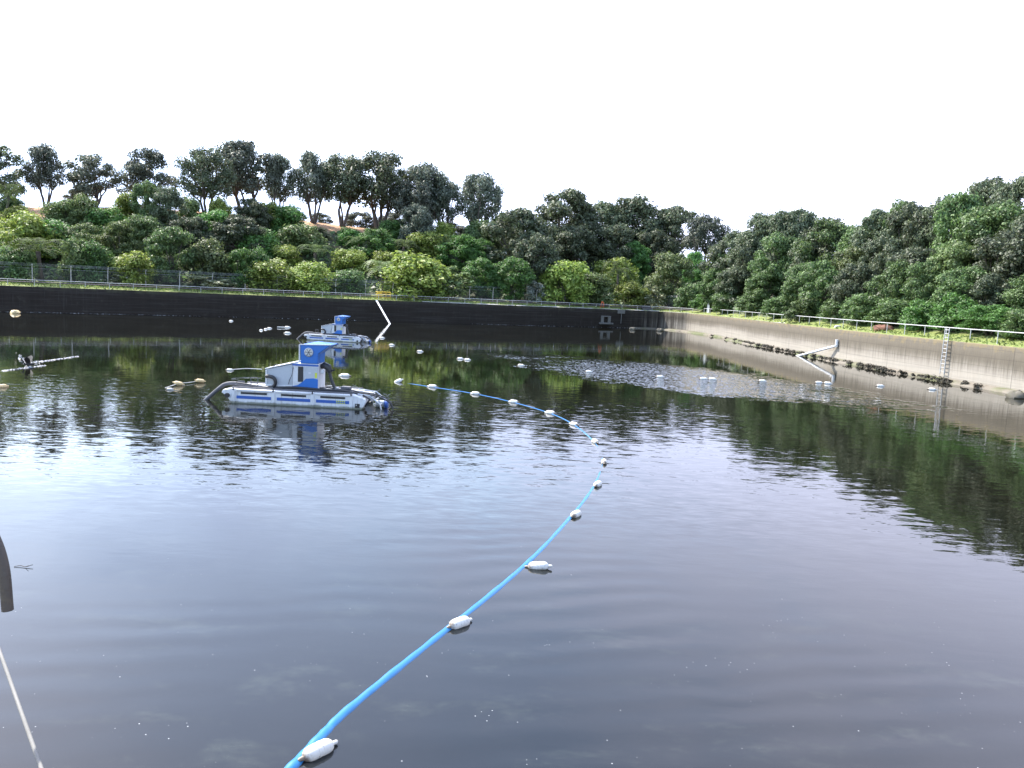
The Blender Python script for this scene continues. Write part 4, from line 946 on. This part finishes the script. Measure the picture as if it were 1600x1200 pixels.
P = [(p[0], p[1], z_) for p, z_ in zip(P, zz)]
mb = MB(); mb.tube(P, .07, 12, rads); bo = mb.build('floating_boom', M['blueline'], None, True); bo.location.z = 0
bo.data.materials.append(M['boomrope']); nf_ = (ib+6)*12
for f_ in bo.data.polygons:
    if f_.index >= nf_: f_.material_index = 1
tag(bo, 'long bright blue boom curving over the water from the bottom edge to the nearer boat', 'boom')
line('mooring_line', [(362,577.5),(385,576),(409,577)], .022, M['rope'], 'thin white line from the nearer boat housing to a small float', 'rope', .25)
line('mooring_line', [(258,606),(279,599.5),(296,597.5),(313,595)], .014, M['rope'], 'short pale rope joining the two orange-yellow floats', 'rope', .06)
line('mooring_line', [(433,511),(449,511.5)], .05, M['rope'], 'short pale rope left of the farther boat', 'rope', .1)

# ------------------------------------------------------------------ hose end and grey pole at the left edge
def at_depth(px, py, d):
    v = ray(px, py); return CAM+v*d
hp_ = curve([tuple(at_depth(*q)) for q in [(-190,905,4.6),(-150,815,4.9),(-95,772,5.2),(-45,785,5.4),(-12,835,5.5),(5,885,5.5),(12,954,5.5)]], 8)
hz = empty('discharge_hose', hp_[0]); b0 = Vector(hp_[0]); hps = [tuple(Vector(q)-b0) for q in hp_]
lo = [(0, -1.2-b0.y*0-.2, 0)]
MB().tube(hps, .038, 14).build('hose', M['rust'], hz, True)
e = Vector(hps[-1]); dvv = (Vector(hps[-1])-Vector(hps[-2])).normalized()
MB().tube([tuple(e-dvv*.002), tuple(e+dvv*.004)], .031, 14).build('hose_mouth', M['black'], hz, True)
tag(hz, 'brown black hose hanging down over the water at the left edge', 'hose')
stn = Vector((b0.x, .95, 3.5))-b0
MB().tube(curve([tuple(hps[0]), (stn.x*.5, stn.y*.6, -.25), tuple(stn)], 8), .038, 12).build('hose_run', M['rust'], hz, True)
pt0, pt1 = gp(-120,650,-.3), at_depth(82,1250,4.4)
pend = pt1+(pt1-pt0).normalized()*1.6
po = empty('guy_pole', pt1); mb = MB(); q0 = at_depth(-60,850,7.6); mb.tube([tuple(pt1-pt1+ (at_depth(95,1288,4.1)-pt1)), (0,0,0), tuple(q0-pt1), tuple(at_depth(-140,655,9.5)-pt1)],   .0125, 10); mb.build('tube', M['stain'], po, True)
tag(po, 'thin grey pole slanting across the bottom left corner', 'pole')

# ------------------------------------------------------------------ bird taking off, its splash
bp = gp(45, 569, .12)
b = empty('water_bird', bp, R(200)); tag(b, 'dark water bird flapping across the surface at the left', 'bird')
mb = MB(); prof = [(-.26,.02),(-.20,.05),(-.10,.085),(0,.095),(.10,.08),(.17,.05),(.21,.034)]
mb.lathe(prof, 12, 'x'); mb.tube([(.18,0,.02),(.25,0,.10),(.27,0,.18)], .03, 8, [.04,.028,.03]); mb.lathe([(-.045,.018),(-.02,.034),(.02,.034),(.045,.016),(.10,.005)], 10, 'x', (.29,0,.20))
mb.add([(-.24,-.05,.0),(-.24,.05,.0),(-.38,.07,.03),(-.38,-.07,.03),(-.24,-.05,.02),(-.24,.05,.02),(-.38,.07,.045),(-.38,-.07,.045)], [(3,2,1,0),(4,5,6,7),(0,1,5,4),(1,2,6,5),(2,3,7,6),(3,0,4,7)])
for s_ in (-1, 1):
    vs = []
    for z_ in (0, .02):
        vs += [(.12,s_*.07,.05+z_),(.16,s_*.25,.24+z_),(.10,s_*.45,.36+z_),(-.02,s_*.55,.42+z_),(-.12,s_*.40,.33+z_),(-.12,s_*.22,.20+z_),(-.08,s_*.07,.05+z_)]
    mb.add(vs, [tuple(range(7)), tuple(range(13,6,-1))]+[((i+1)%7, i, 7+i, 7+(i+1)%7) for i in range(7)])
mb.build('body', M['bird'], b, True); bm2 = MB().tube([(.385,0,.20),(.43,0,.195)], .008, 6); bm2.build('bill', M['oldfloat'], b, True)
C, Nm = [], []
for (x0, y0, x1, y1, n, sp_, zz) in ((29,559,42,568,40,.07,.12),(42,569,62,566,50,.08,.06),(60,566,122,557,200,.035,.006),(3,580,70,571.5,200,.035,.006)):
    for _ in range(n):
        q = rnd.random(); p_ = gp(x0+(x1-x0)*q, y0+(y1-y0)*q, .0)+Vector((rnd.gauss(0,sp_), rnd.gauss(0,sp_), abs(rnd.gauss(0,zz))+.01)); C.append(p_); Nm.append((rnd.gauss(0,.4),rnd.gauss(0,.4)-.2,1))
V, F = leafquads(np.array(C), np.array(Nm), .055, 2.6); stuff_obj('splash', V, F, M['foam'], 'white splash and wake behind the water bird', 'splash')
# drifting twig
tw = MB(); a0 = gp(22,886,.0); tw.tube(curve([(0,0,.01),(.10,.03,.02),(.2,.0,.015),(.30,.05,.04)],5), .006, 6); tw.tube([(.2,0,.015),(.27,-.03,.05)], .004, 5)
o = tw.build('twig', M['bark'], None, True, loc=a0); tag(o, 'thin dark twig drifting right of the hose mouth', 'twig')
